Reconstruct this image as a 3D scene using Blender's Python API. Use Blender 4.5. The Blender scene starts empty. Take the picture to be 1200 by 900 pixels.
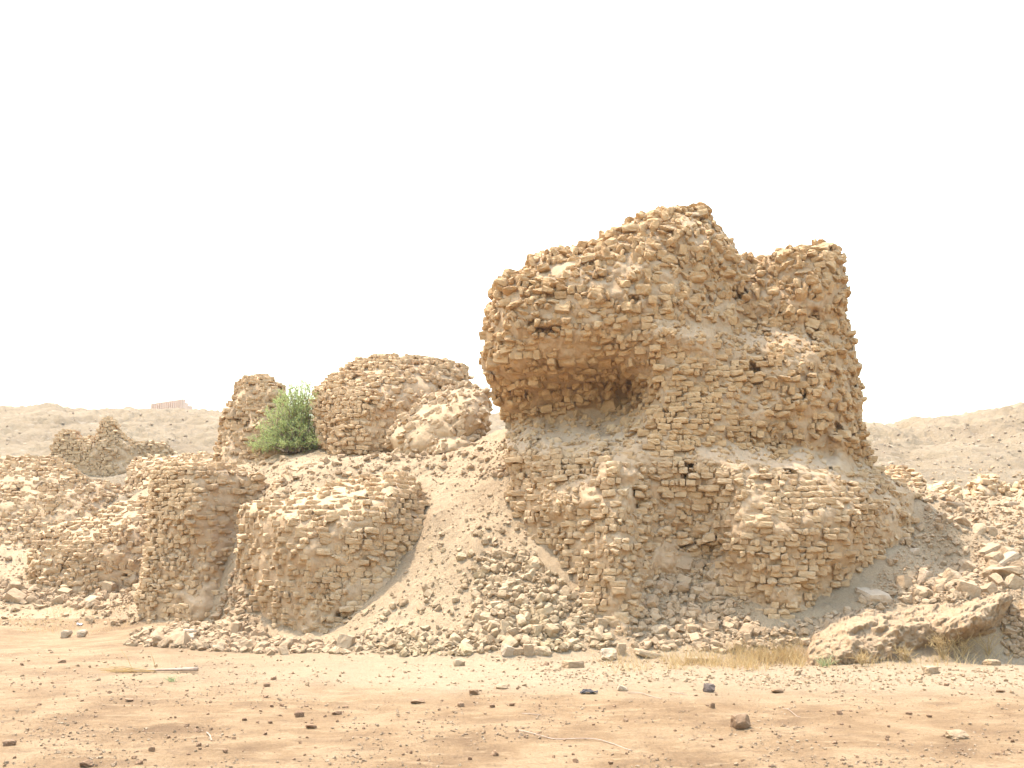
import bpy, math, random
import numpy as np
from math import radians
rng = np.random.default_rng(7)
random.seed(7)

# ------------------------------------------------------------------ scene
scene = bpy.context.scene
scene.render.engine = 'CYCLES'
scene.cycles.use_denoising = True
scene.cycles.max_bounces = 8
scene.cycles.diffuse_bounces = 5
scene.view_settings.view_transform = 'Standard'
scene.view_settings.look = 'None'
scene.view_settings.gamma = 1
scene.view_settings.use_curve_mapping = False
scene.view_settings.exposure = 2.12
COL = scene.collection

F, ZC, HY = 1050.0, 2.1, 640.0            # focal length in photo pixels, eye height, horizon row
SUN_DIR = np.array([-0.30, 0.22, 1.0]); SUN_DIR /= np.linalg.norm(SUN_DIR)

def P(px, py, d):
    return np.stack([(np.asarray(px, float) - 600) * d / F, np.asarray(d, float) + 0 * np.asarray(px, float),
                     ZC + (HY - np.asarray(py, float)) * d / F], -1)

def proj(x, y, z):
    y = np.maximum(y, 0.5)
    return 600 + F * x / y, HY - F * (z - ZC) / y

# ------------------------------------------------------------------ noise
def _hash(ix, iy, iz, seed):
    with np.errstate(over='ignore'):
        h = (ix.astype(np.uint32) * np.uint32(374761393) + iy.astype(np.uint32) * np.uint32(668265263)
             + iz.astype(np.uint32) * np.uint32(2147483647) + np.uint32((seed * 1274126177) & 0xffffffff))
        h = (h ^ (h >> np.uint32(13))) * np.uint32(1274126177)
        h = (h ^ (h >> np.uint32(16))) * np.uint32(2246822519)
        h = h ^ (h >> np.uint32(15))
    return h.astype(np.float64) / 4294967295.0

def vnoise(p, seed=0):
    """value noise in [-1, 1] at points p (N, 3)"""
    i = np.floor(p).astype(np.int64)
    f = p - i
    f = f * f * f * (f * (f * 6 - 15) + 10)
    i = i.astype(np.int32)
    out = 0
    for dx in (0, 1):
        for dy in (0, 1):
            for dz in (0, 1):
                w = (f[:, 0] if dx else 1 - f[:, 0]) * (f[:, 1] if dy else 1 - f[:, 1]) * (f[:, 2] if dz else 1 - f[:, 2])
                out = out + w * _hash(i[:, 0] + dx, i[:, 1] + dy, i[:, 2] + dz, seed)
    return out * 2 - 1

def fbm(p, octaves=4, seed=0, gain=0.5):
    s, a, t = 0, 1.0, 0
    for o in range(octaves):
        s = s + a * vnoise(p * (2.03 ** o) + 17.3 * o, seed + o)
        t += a
        a *= gain
    return s / t

def hash_ints(a, b, c, seed):
    return _hash(np.asarray(a, np.int32), np.asarray(b, np.int32), np.asarray(c, np.int32), seed)

class RBF:
    """smooth interpolation of scattered values (multiquadric with a linear term)"""
    def __init__(self, pts, vals, c=0.0, scale=1.0):
        self.p = np.asarray(pts, float) / scale
        self.s, self.c = scale, c
        n, dim = self.p.shape
        A = self._phi(self.p)
        Q = np.hstack([np.ones((n, 1)), self.p])
        M = np.zeros((n + dim + 1, n + dim + 1))
        M[:n, :n] = A; M[:n, n:] = Q; M[n:, :n] = Q.T
        rhs = np.concatenate([np.asarray(vals, float), np.zeros(dim + 1)])
        self.w = np.linalg.lstsq(M, rhs, rcond=None)[0]
    def _phi(self, q):
        r2 = ((q[:, None, :] - self.p[None]) ** 2).sum(-1)
        return np.sqrt(r2 + self.c ** 2)
    def __call__(self, q):
        q = np.asarray(q, float) / self.s
        out = np.empty(len(q))
        for a in range(0, len(q), 20000):
            b = q[a:a + 20000]
            out[a:a + 20000] = self._phi(b) @ self.w[:len(self.p)] + np.hstack([np.ones((len(b), 1)), b]) @ self.w[len(self.p):]
        return out

def poly_sd(px, py, poly):
    """signed distance to a polygon in pixels, positive inside"""
    poly = np.asarray(poly, float)
    q = np.stack([px, py], -1)
    best = np.full(len(q), 1e9)
    inside = np.zeros(len(q), bool)
    for k in range(len(poly)):
        a, b = poly[k], poly[(k + 1) % len(poly)]
        ab = b - a
        t = np.clip(((q - a) @ ab) / max(ab @ ab, 1e-9), 0, 1)
        dd = np.hypot(*(q - a - t[:, None] * ab).T)
        best = np.minimum(best, dd)
        c = (a[1] > py) != (b[1] > py)
        xi = a[0] + (py - a[1]) * (b[0] - a[0]) / (b[1] - a[1] if b[1] != a[1] else 1e-9)
        inside ^= c & (px < xi)
    return np.where(inside, best, -best)

# ------------------------------------------------------------------ mesh and object helpers
def new_mesh(name, V, faces, mat, attrs=None, smooth=False):
    """faces: (N, 4) or (N, 3) int array, or a list of such arrays"""
    me = bpy.data.meshes.new(name)
    fl = faces if isinstance(faces, list) else [faces]
    loops = np.concatenate([f.ravel() for f in fl]).astype(np.int32)
    counts = np.concatenate([np.full(len(f), f.shape[1]) for f in fl]).astype(np.int32)
    starts = np.concatenate([[0], np.cumsum(counts)[:-1]]).astype(np.int32)
    me.vertices.add(len(V)); me.loops.add(len(loops)); me.polygons.add(len(counts))
    me.vertices.foreach_set('co', np.asarray(V, np.float32).ravel())
    me.loops.foreach_set('vertex_index', loops)
    me.polygons.foreach_set('loop_start', starts)
    me.polygons.foreach_set('use_smooth', np.full(len(counts), smooth))
    for k, v in (attrs or {}).items():
        dom = 'POINT' if len(v) == len(V) else 'FACE'
        me.attributes.new(k, 'FLOAT', dom).data.foreach_set('value', np.asarray(v, np.float32))
    me.update(calc_edges=True)
    me.validate()
    if mat: me.materials.append(mat)
    return me

def link(name, me, parent=None):
    o = bpy.data.objects.new(name, me)
    COL.objects.link(o)
    if parent: o.parent = parent
    return o

def tag(o, label=None, cat=None, group=None, kind=None):
    if label: o['label'] = label
    if cat: o['category'] = cat
    if group: o['group'] = group
    if kind: o['kind'] = kind
    return o

def place_child(o, parent):
    """keep the mesh in world coordinates while the parent Empty stands at the thing's base"""
    o.parent = parent
    o.location = [-c for c in parent.location]

def empty(name, loc):
    o = bpy.data.objects.new(name, None)
    o.empty_display_size = 0.3
    COL.objects.link(o)
    o.location = [float(c) for c in loc]
    return o

# ------------------------------------------------------------------ materials
def nodes(name):
    m = bpy.data.materials.new(name)
    m.use_nodes = True
    nt = m.node_tree
    b = nt.nodes['Principled BSDF']
    b.inputs['Roughness'].default_value = 0.95
    b.inputs['Specular IOR Level'].default_value = 0.12
    return m, nt, b

def N(nt, t, **kw):
    n = nt.nodes.new(t)
    for k, v in kw.items():
        if k in n.inputs: n.inputs[k].default_value = v
        else: setattr(n, k, v)
    return n

def ramp(nt, fac, stops):
    r = nt.nodes.new('ShaderNodeValToRGB')
    els = r.color_ramp.elements
    while len(els) < len(stops): els.new(0.5)
    for e, (p, c) in zip(els, stops):
        e.position = p
        e.color = (*c, 1) if len(c) == 3 else c
    nt.links.new(fac, r.inputs[0])
    return r.outputs[0]

def noise(nt, vec, scale, detail=4, rough=0.55, dist=0.0):
    n = N(nt, 'ShaderNodeTexNoise', Scale=scale, Detail=detail, Roughness=rough, Distortion=dist)
    if vec is not None: nt.links.new(vec, n.inputs['Vector'])
    return n.outputs['Fac']

def mix(nt, fac, a, b, mode='MIX'):
    n = nt.nodes.new('ShaderNodeMix')
    n.data_type = 'RGBA'; n.blend_type = mode
    for s, v in ((n.inputs[0], fac), (n.inputs[6], a), (n.inputs[7], b)):
        if hasattr(v, 'links'): nt.links.new(v, s)
        elif isinstance(v, (int, float)): s.default_value = v
        else: s.default_value = (*v, 1)
    return n.outputs[2]

def maprange(nt, v, a, b, c=0.0, d=1.0):
    n = N(nt, 'ShaderNodeMapRange')
    nt.links.new(v, n.inputs[0])
    for k, x in zip((1, 2, 3, 4), (a, b, c, d)): n.inputs[k].default_value = x
    return n.outputs[0]

def math_(nt, op, a, b):
    n = nt.nodes.new('ShaderNodeMath'); n.operation = op
    for s, v in ((n.inputs[0], a), (n.inputs[1], b)):
        if hasattr(v, 'links'): nt.links.new(v, s)
        else: s.default_value = v
    return n.outputs[0]

def bump(nt, b, h, strength, distance):
    n = N(nt, 'ShaderNodeBump', Strength=strength, Distance=distance)
    nt.links.new(h, n.inputs['Height'])
    nt.links.new(n.outputs[0], b.inputs['Normal'])

def warm(stops):
    return [(p, (min(c[0] * 1.01, 0.53), c[1] * 0.98, c[2] * 1.02)) for p, c in stops]

def earth_material(name, stops, dust, dust_amount=0.7, spread=0.3, blotch=((0.86, 0.84, 0.82), (1.08, 1.08, 1.08)), bscale=14, obj_random=False, yellow=0.0):
    """mud brick, mud and rubble: tint attribute + noise, pale dust that has settled on ledges"""
    dust = warm([(0, dust)])[0][1]
    m, nt, b = nodes(name)
    geo = N(nt, 'ShaderNodeNewGeometry')
    pos = geo.outputs['Position']
    at = N(nt, 'ShaderNodeAttribute', attribute_name='tint').outputs['Fac']
    if obj_random:
        at = math_(nt, 'ADD', math_(nt, 'MULTIPLY', at, 0.35), math_(nt, 'MULTIPLY', N(nt, 'ShaderNodeObjectInfo').outputs['Random'], 0.65))
    n1 = noise(nt, pos, 1.1, 5, 0.6)
    f = math_(nt, 'ADD', at, math_(nt, 'MULTIPLY', math_(nt, 'SUBTRACT', n1, 0.5), spread * 2))
    c = ramp(nt, f, warm(stops))
    n2 = noise(nt, pos, 9, 5, 0.65)
    c = mix(nt, 1.0, c, ramp(nt, n2, [(0.3, blotch[0]), (0.7, blotch[1])]), 'MULTIPLY')
    if yellow:
        ny = noise(nt, pos, 0.8, 3, 0.6)
        c = mix(nt, math_(nt, 'MULTIPLY', maprange(nt, ny, 0.5, 0.7), yellow), c, (0.46, 0.355, 0.18))
    sep = N(nt, 'ShaderNodeSeparateXYZ')
    nt.links.new(geo.outputs['True Normal'], sep.inputs[0])
    up = maprange(nt, sep.outputs['Z'], 0.35, 0.9)
    n3 = noise(nt, pos, 2.3, 4, 0.6)
    c = mix(nt, math_(nt, 'MULTIPLY', math_(nt, 'MULTIPLY', up, maprange(nt, n3, 0.3, 0.6)), dust_amount), c, dust)
    nt.links.new(c, b.inputs['Base Color'])
    nb = noise(nt, pos, bscale, 8, 0.7)
    nb2 = noise(nt, pos, bscale * 5, 4, 0.7)
    bump(nt, b, math_(nt, 'ADD', nb, math_(nt, 'MULTIPLY', nb2, 0.35)), 0.9, 0.05)
    return m

DUST = (0.43, 0.32, 0.20)
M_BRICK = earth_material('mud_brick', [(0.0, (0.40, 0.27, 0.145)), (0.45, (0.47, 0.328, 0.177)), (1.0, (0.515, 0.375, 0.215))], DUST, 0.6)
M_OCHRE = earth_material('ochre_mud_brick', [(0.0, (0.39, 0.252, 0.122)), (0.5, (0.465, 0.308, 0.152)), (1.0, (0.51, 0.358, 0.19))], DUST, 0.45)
M_MUD = earth_material('mud_fill', [(0.0, (0.37, 0.255, 0.14)), (0.5, (0.43, 0.30, 0.17)), (1.0, (0.47, 0.34, 0.20))], DUST, 0.7, 0.4)
M_COATED = earth_material('mud_coated_brick', [(0.0, (0.41, 0.295, 0.17)), (0.5, (0.47, 0.345, 0.20)), (1.0, (0.51, 0.385, 0.235))], DUST, 0.5)
M_BANK = earth_material('eroded_mud', [(0.0, (0.28, 0.19, 0.105)), (0.5, (0.34, 0.24, 0.138)), (1.0, (0.38, 0.28, 0.17))], (0.36, 0.265, 0.16), 0.5, 0.4)
M_RUBBLE = earth_material('loose_rubble', [(0.0, (0.31, 0.212, 0.12)), (0.4, (0.385, 0.275, 0.16)), (0.8, (0.43, 0.32, 0.195)), (1.0, (0.47, 0.36, 0.23))], (0.40, 0.30, 0.185), 0.5, 0.25, obj_random=True, yellow=0.0)
M_HEAP = earth_material('yellowish_rubble', [(0.0, (0.32, 0.225, 0.125)), (0.5, (0.40, 0.292, 0.168)), (1.0, (0.45, 0.345, 0.205))], (0.40, 0.33, 0.22), 0.5, 0.25, obj_random=True, yellow=0.3)
M_CRUMB = earth_material('earth_crumb', [(0.0, (0.20, 0.135, 0.08)), (0.5, (0.28, 0.20, 0.12)), (1.0, (0.36, 0.27, 0.17))], (0.36, 0.27, 0.17), 0.5, 0.3)
M_CLOD = earth_material('dark_earth_clod', [(0.0, (0.16, 0.095, 0.055)), (0.5, (0.23, 0.14, 0.08)), (1.0, (0.33, 0.215, 0.125))], (0.34, 0.24, 0.14), 0.6, 0.2, obj_random=True)

M_HILLSTONE = earth_material('hill_stone', [(0.0, (0.24, 0.17, 0.11)), (0.5, (0.31, 0.23, 0.15)), (1.0, (0.38, 0.29, 0.19))], (0.30, 0.245, 0.18), 0.4, 0.3)

def ground_material(name, far=False):
    m, nt, b = nodes(name)
    pos = N(nt, 'ShaderNodeNewGeometry').outputs['Position']
    sep = N(nt, 'ShaderNodeSeparateXYZ'); nt.links.new(pos, sep.inputs[0])
    if not far:
        warp = noise(nt, pos, 0.35, 4, 0.6)
        yy = math_(nt, 'ADD', sep.outputs['Y'], math_(nt, 'MULTIPLY', math_(nt, 'SUBTRACT', warp, 0.5), 4.5))
        n1 = noise(nt, pos, 0.9, 6, 0.62, 0.4)
        n2 = noise(nt, pos, 4.5, 6, 0.7)
        n3 = noise(nt, pos, 28, 5, 0.75)
        orange = ramp(nt, n1, [(0.30, (0.16, 0.098, 0.052)), (0.47, (0.24, 0.155, 0.083)), (0.62, (0.30, 0.205, 0.117))])
        streak = nt.nodes.new('ShaderNodeMapping'); streak.inputs['Scale'].default_value = (0.6, 1.5, 1.0)
        nt.links.new(pos, streak.inputs['Vector'])
        n5 = noise(nt, streak.outputs[0], 2.6, 7, 0.68, 0.5)
        orange = mix(nt, maprange(nt, n5, 0.53, 0.66, 0, 0.7), orange, (0.165, 0.105, 0.06))
        orange = mix(nt, maprange(nt, n5, 0.45, 0.36, 0, 0.6), orange, (0.34, 0.24, 0.14))
        orange = mix(nt, maprange(nt, n2, 0.56, 0.72, 0, 0.55), orange, (0.17, 0.105, 0.06))
        pale = ramp(nt, n2, [(0.3, (0.28, 0.205, 0.128)), (0.7, (0.35, 0.265, 0.172))])
        fac = math_(nt, 'MULTIPLY', maprange(nt, yy, 11.8, 14.2), maprange(nt, math_(nt, 'ADD', sep.outputs['X'], math_(nt, 'MULTIPLY', warp, 3.0)), -6.0, 0.5, 0.15, 1.0))
        c = mix(nt, fac, orange, pale)
        c = mix(nt, 1.0, c, ramp(nt, n3, [(0.3, (0.78, 0.74, 0.70)), (0.62, (1.06, 1.06, 1.06))]), 'MULTIPLY')
        c = mix(nt, maprange(nt, noise(nt, pos, 60, 3, 0.6), 0.66, 0.74, 0, 0.5), c, (0.15, 0.085, 0.05))
        nb = math_(nt, 'ADD', noise(nt, pos, 7, 8, 0.72), math_(nt, 'MULTIPLY', n3, 0.4))
        bump(nt, b, nb, 0.9, 0.06)
    else:
        n1 = noise(nt, pos, 0.16, 6, 0.65, 0.3)
        n2 = noise(nt, pos, 1.3, 8, 0.72)
        c = ramp(nt, n1, [(0.3, (0.175, 0.126, 0.077)), (0.5, (0.235, 0.174, 0.107)), (0.7, (0.275, 0.208, 0.132))])
        c = mix(nt, maprange(nt, n2, 0.55, 0.68, 0, 0.6), c, (0.13, 0.10, 0.07))
        c = mix(nt, maprange(nt, n2, 0.42, 0.34, 0, 0.6), c, (0.35, 0.29, 0.22))
        bump(nt, b, noise(nt, pos, 1.6, 10, 0.75), 1.0, 0.35)
    nt.links.new(c, b.inputs['Base Color'])
    return m

def slope_material():
    m, nt, b = nodes('debris_earth')
    pos = N(nt, 'ShaderNodeNewGeometry').outputs['Position']
    n1 = noise(nt, pos, 0.7, 6, 0.65, 0.3)
    n2 = noise(nt, pos, 6, 7, 0.72)
    n3 = noise(nt, pos, 30, 5, 0.75)
    c = ramp(nt, n1, [(0.3, (0.33, 0.23, 0.14)), (0.5, (0.39, 0.28, 0.172)), (0.72, (0.43, 0.315, 0.20))])
    c = mix(nt, maprange(nt, n2, 0.55, 0.7, 0, 0.5), c, (0.21, 0.15, 0.095))
    c = mix(nt, 1.0, c, ramp(nt, n3, [(0.3, (0.78, 0.76, 0.73)), (0.65, (1.07, 1.07, 1.07))]), 'MULTIPLY')
    nt.links.new(c, b.inputs['Base Color'])
    bump(nt, b, math_(nt, 'ADD', noise(nt, pos, 8, 9, 0.75), math_(nt, 'MULTIPLY', n3, 0.5)), 1.0, 0.08)
    return m

def plain_material(name, c0, c1, scale=20, rough=0.9):
    m, nt, b = nodes(name)
    b.inputs['Roughness'].default_value = rough
    pos = N(nt, 'ShaderNodeNewGeometry').outputs['Position']
    nt.links.new(ramp(nt, noise(nt, pos, scale, 4, 0.6), [(0.3, c0), (0.7, c1)]), b.inputs['Base Color'])
    return m

# ------------------------------------------------------------------ terrain
T = [  # (px, py, distance) seen in the photograph
 # foot of the rubble
 (150,757,18.9),(240,757,18.9),(330,768,17.2),(420,772,16.7),(500,773,16.6),(560,774,16.5),(650,772,16.7),(720,772,16.7),(760,768,16.9),(830,772,16.7),
 (900,770,16.9),(950,772,16.7),(1000,776,16.2),(1100,776,16.2),(1180,770,16.9),(1260,770,16.9),
 # slope left of the big ruin
 (500,735,18),(450,740,18.2),(400,747,18.6),(340,757,18.9),(560,700,18.5),(600,720,17.8),(650,740,17.5),(700,755,17.2),(620,660,19),(640,700,18.1),(660,700,18.3),
 (600,620,20),(560,640,19.6),(520,640,20),(480,690,19.4),(440,710,19.2),(500,610,20.7),(560,590,21),(600,560,21.2),(520,565,22),(560,550,22.3),(530,548,22.8),
 (480,548,23),(420,546,23.5),(450,532,26),(560,527,25),(600,523,22.2),(590,503,24.2),(400,538,26),(330,543,27.5),(300,547,28.5),(270,552,29),(350,568,23.5),(320,580,23.5),(300,590,24.5),
 (380,552,23.5),
 # between the stumps
 (293,640,23),(288,690,22),(268,722,21.8),(240,733,22.2),(200,733,22.6),(165,735,22.8),(300,742,20.2),(330,750,19.6),(280,742,20.6),(200,750,20.2),(225,737,23),(180,736,23.4),(255,736,22.8),(272,729,22.6),(160,730,24.2),(370,738,19.7),(400,720,20),(430,695,20),(460,660,20.4),(490,625,20.7),
 # left middle
 (150,692,27),(180,640,30),(50,694,27.2),(100,694,27.2),(20,660,30),(0,642,31),(30,642,32),(60,622,33),(0,692,27),(0,722,25),(100,722,25),(100,707,26),(0,707,26),
 (120,582,36),(160,577,34.5),(200,560,34),(200,545,36),(235,548,33),(150,552,40),(110,562,41),(60,545,40),
 (30,528,47),(0,528,47),(60,526,47.5),(30,513,49),(0,513,49),(60,512,49),(100,508,55),(200,522,55),(230,532,48),(250,525,50),(180,530,50),
 (0,500,60),(100,498,62),(180,500,65),(230,495,70),(255,500,64),
 (0,471,85),(60,472,85),(100,473,88),(150,475,92),(200,477,95),(222,481,97),(255,482,100),(-150,468,85),(-300,465,85),
 (300,485,98),(400,490,80),(500,490,80),(580,484,90),(640,490,80),(580,505,50),(500,510,45),(400,515,45),(700,490,75),(800,490,75),(900,490,78),
 # recess and right of the big ruin
 (800,690,18.5),(800,645,19.1),(760,690,18.3),(840,700,18.3),(800,740,17.6),(850,745,17.5),(770,735,17.7),(900,750,17.2),
 (960,740,17.3),(1000,722,17.6),(1020,690,18.3),(1050,660,18.9),(1090,602,20.6),(1075,582,21.6),(1100,577,23.5),
 (1100,610,22),(1150,600,24.5),(1200,600,23.5),(1200,640,20.5),(1100,650,20),(1060,690,18.5),(1120,680,18.8),(1190,670,19),(1050,712,17.8),(1130,702,17.7),(1200,705,17.8),(1230,730,17.5),(1300,690,19),(1186,757,17.25),(1196,732,17.5),
 (1120,577,30),(1200,577,29),(1060,572,28),(1160,575,33),(1300,575,29),
 (1015,488,80),(1050,494,82),(1090,493,85),(1120,492,84),(1150,484,80),(1200,474,78),(1300,455,75),(1450,450,75),
 (1040,546,45),(1100,552,42),(1200,557,42),(1300,555,42),(1100,520,62),(1180,515,58),(1040,520,60),(1300,505,58),
 (900,530,45),(800,530,45),(700,525,45),(700,530,28),(800,530,28),(900,540,28),(1000,550,28),
]
T = np.array(T, float)
tw = P(T[:, 0], T[:, 1], T[:, 2])
extra = []
for yy in (-60, -25, -8, 2, 8, 12.5, 14.8):
    for xx in np.arange(-14, 14.1, 4.0) * (1 if yy > -10 else 3):
        extra.append((xx, yy, 0))
for xx in (-40, -28): extra += [(xx, 0, 0), (xx, 14, 0.1), (xx, 24, 1.0), (xx, 34, 3.5)]
for xx in (22, 32): extra += [(xx, 0, 0), (xx, 12, 0.2), (xx, 19, 2.2), (xx, 28, 4.5)]
for yy, zz in ((140, 9.0), (220, 7.0), (420, 6.0)):
    for xx in (-200, -120, -60, -20, 20, 60, 120, 200): extra.append((xx * yy / 200, yy, zz))
extra += [(-18, 22, .15), (-16, 19, 0.05), (-80, 60, 9), (80, 60, 9), (-120, 0, 1), (120, 0, 1)]
allp = np.vstack([tw, np.array(extra, float)])
TER = RBF(allp[:, :2], allp[:, 2], c=0.25)

def base_z(x, y):
    q = np.stack([x, y], -1)
    z = TER(q)
    flat = np.clip((17.2 - y) / 2.0, 0, 1)
    flat = np.where((y < 17.2), flat * flat * (3 - 2 * flat), 0)
    return z * (1 - flat) + 0.0 * flat

def terrain_noise(x, y, z):
    p = np.stack([x, y, z * 0.6], -1)
    slope = np.clip((z - 0.12) / 0.6, 0, 1) * np.clip((y - 15) / 2.5, 0, 1)
    far = np.clip((y - 36) / 25, 0, 1)
    n = 0.03 * fbm(p * 0.8, 4, 3) + 0.026 * np.abs(fbm(p * 4, 4, 9, 0.7)) * (0.5 + np.clip(vnoise(p * 0.5, 13) + 0.3, 0, 1)) - 0.005
    mid = 0.11 * fbm(p * 1.1, 5, 11, 0.6) + 0.07 * fbm(p * 5.0, 3, 21, 0.7)
    big = 0.8 * fbm(p * 0.16, 6, 31, 0.55) - 0.7 * np.abs(vnoise(p * np.array([0.22, 0.08, 0.2]), 37)) + 0.0 + 0.9 * np.minimum(fbm(p * 0.55, 4, 41, 0.65), 0.1) + 0.22 * fbm(p * 1.9, 3, 43, 0.65) - 0.3 * np.clip((y - 70) / 15, 0, 1) * (x < -10)
    return n * (1 - 0.5 * slope) + mid * slope * (1 - far) + big * far * np.clip((220 - y) / 60, 0.0, 1)

ang_in = np.linspace(-0.70, 0.70, 820)
ang_out = np.concatenate([np.linspace(-math.pi, -0.72, 46, endpoint=False), ang_in, np.linspace(0.72, math.pi, 46)[:-1]])
# tangent-spaced columns inside the view so that a column is a straight line of sight
cols = ang_out
rows = np.concatenate([[0.02, 0.6, 1.5], np.geomspace(2.6, 16, 420)[:-1], np.linspace(16, 33, 300)[:-1], np.geomspace(33, 125, 230)[:-1], np.geomspace(125, 1200, 24)])
RR, AA = np.meshgrid(rows, cols, indexing='ij')
gx, gy = (RR * np.sin(AA)).ravel(), (RR * np.cos(AA)).ravel()
gz0 = base_z(gx, gy)
rr = np.hypot(gx, gy)
gz0 = np.where(rr > 500, gz0 * 0 + 4.0, gz0)
gz = gz0 + terrain_noise(gx, gy, gz0)
nr, nc = RR.shape
GZ = gz.reshape(nr, nc)
i0 = np.arange(nr - 1)[:, None] * nc
j0 = np.arange(nc)[None, :]
j1 = (j0 + 1) % nc
quads = np.stack([i0 + j0, i0 + nc + j0, i0 + nc + j1, i0 + j1], -1).reshape(-1, 4)[:, ::-1]
qc_y = gy[quads].mean(1); qc_z = gz0[quads].mean(1); qc_r = rr[quads].mean(1)
is_far = (qc_r > 37)
is_slope = (~is_far) & (qc_y > 15) & (qc_z > 0.10)
V = np.stack([gx, gy, gz], -1)
def sub(name, mask, mat, kind_label=None):
    q = quads[mask]
    used, inv = np.unique(q, return_inverse=True)
    o = link(name, new_mesh(name, V[used], inv.reshape(-1, 4), mat, smooth=True))
    o['kind'] = 'structure'
    return o
M_GROUND, M_SLOPE, M_HILL = ground_material('trampled_earth'), slope_material(), ground_material('bare_hill', True)
sub('ground', ~is_far & ~is_slope, M_GROUND)
sub('debris_slope', is_slope, M_SLOPE)
sub('hills', is_far, M_HILL)

def ter_z(x, y):
    """terrain height by lookup in the fan grid"""
    r = np.hypot(x, y); a = np.arctan2(x, y)
    fi = np.interp(r, rows, np.arange(nr)); fj = np.interp(a, cols, np.arange(nc))
    i = np.clip(fi.astype(int), 0, nr - 2); j = np.clip(fj.astype(int), 0, nc - 2)
    u, v = fi - i, fj - j
    return (GZ[i, j] * (1 - u) * (1 - v) + GZ[i + 1, j] * u * (1 - v) + GZ[i, j + 1] * (1 - u) * v + GZ[i + 1, j + 1] * u * v)

def drop(px, py, dmin=5, dmax=60):
    """where the sight lines through the photo points first meet the terrain"""
    px, py = np.atleast_1d(np.asarray(px, float)), np.atleast_1d(np.asarray(py, float))
    ds = np.concatenate([np.linspace(dmin, 34, 700), np.linspace(34, dmax, 200)[1:]])
    # first crossing: march from the near side
    first = np.full(len(px), np.nan)
    prev = np.ones(len(px), bool)
    for d in ds:
        x = (px - 600) * d / F
        below = ZC + (HY - py) * d / F <= ter_z(x, np.full(len(px), d))
        first = np.where(np.isnan(first) & below, d, first)
    ok = ~np.isnan(first)
    first = np.where(ok, first, dmax)
    x = (px - 600) * first / F
    return np.stack([x, first, ter_z(x, first)], -1), ok

# ------------------------------------------------------------------ brick shapes
def cube_grid(n):
    lin = np.linspace(-1, 1, n + 1)
    verts, faces = {}, []
    def vid(p):
        k = tuple(np.round(p, 5))
        return verts.setdefault(k, len(verts))
    for ax in range(3):
        for s in (-1, 1):
            u, v = (ax + 1) % 3, (ax + 2) % 3
            for i in range(n):
                for j in range(n):
                    q = []
                    for a, b in ((i, j), (i + 1, j), (i + 1, j + 1), (i, j + 1)):
                        p = np.zeros(3); p[ax] = s; p[u] = lin[a]; p[v] = lin[b]
                        q.append(vid(p))
                    faces.append(q if s > 0 else q[::-1])
    return np.array(list(verts.keys())), np.array(faces)

def brick_templates(n, count, k_lo, k_hi, chip, rough, seed, cuts=(1, 4), fine=0.05):
    r = np.random.default_rng(seed)
    base, faces = cube_grid(n)
    out = []
    for t in range(count):
        k = r.uniform(k_lo, k_hi)
        p = base / ((np.abs(base) ** k).sum(1) ** (1 / k))[:, None] * (0.94 + 0.06 * r.random())
        for c in range(r.integers(*cuts)):
            nrm = r.choice([-1, 1], 3) * r.uniform(0.3, 1, 3)
            nrm /= np.linalg.norm(nrm)
            h = (p @ nrm).max() * r.uniform(1 - chip, 1.0)
            over = np.maximum(p @ nrm - h, 0)
            p = p - over[:, None] * nrm
        p = p + rough * np.stack([vnoise(p * 1.7 + 31 * t + 7 * a, 50 + a) for a in range(3)], -1)
        p = p + fine * np.stack([vnoise(p * 4.3 + 57 * t + 5 * a, 80 + a) for a in range(3)], -1)
        out.append(p * 0.5)
    return np.array(out), faces

TPL_CRISP3 = brick_templates(4, 24, 9, 18, 0.35, 0.07, 1, (2, 5), 0.06)
TPL_SOFT3 = brick_templates(4, 24, 3.5, 8.0, 0.6, 0.16, 2, (4, 8), 0.09)
TPL_CRISP2 = brick_templates(2, 24, 7, 14, 0.35, 0.09, 3)
TPL_SOFT2 = brick_templates(2, 24, 3.5, 8, 0.6, 0.18, 4, (3, 7))
TPL_CHUNK = brick_templates(4, 24, 6, 14, 0.45, 0.08, 5, (2, 6), 0.04)

def euler_mats(rx, ry, rz):
    cx, sx, cy, sy, cz, sz = np.cos(rx), np.sin(rx), np.cos(ry), np.sin(ry), np.cos(rz), np.sin(rz)
    R = np.empty((len(rx), 3, 3))
    R[:, 0] = np.stack([cz * cy, cz * sy * sx - sz * cx, cz * sy * cx + sz * sx], -1)
    R[:, 1] = np.stack([sz * cy, sz * sy * sx + cz * cx, sz * sy * cx - cz * sx], -1)
    R[:, 2] = np.stack([-sy, cy * sx, cy * cx], -1)
    return R

def assemble(tpl, idx, size, R, pos, tint):
    tv, tf = tpl
    v = tv[idx] * size[:, None, :]
    v = np.einsum('nij,nvj->nvi', R, v) + pos[:, None, :]
    nv = tv.shape[1]
    f = tf[None] + (np.arange(len(idx)) * nv)[:, None, None]
    return v.reshape(-1, 3), f.reshape(-1, 4), np.repeat(tint, len(tf))

def join(parts):
    V, Fs, A, off = [], [], [], 0
    for v, f, a in parts:
        V.append(v); Fs.append(f + off); A.append(a); off += len(v)
    return np.concatenate(V), np.concatenate(Fs), np.concatenate(A)

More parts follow.
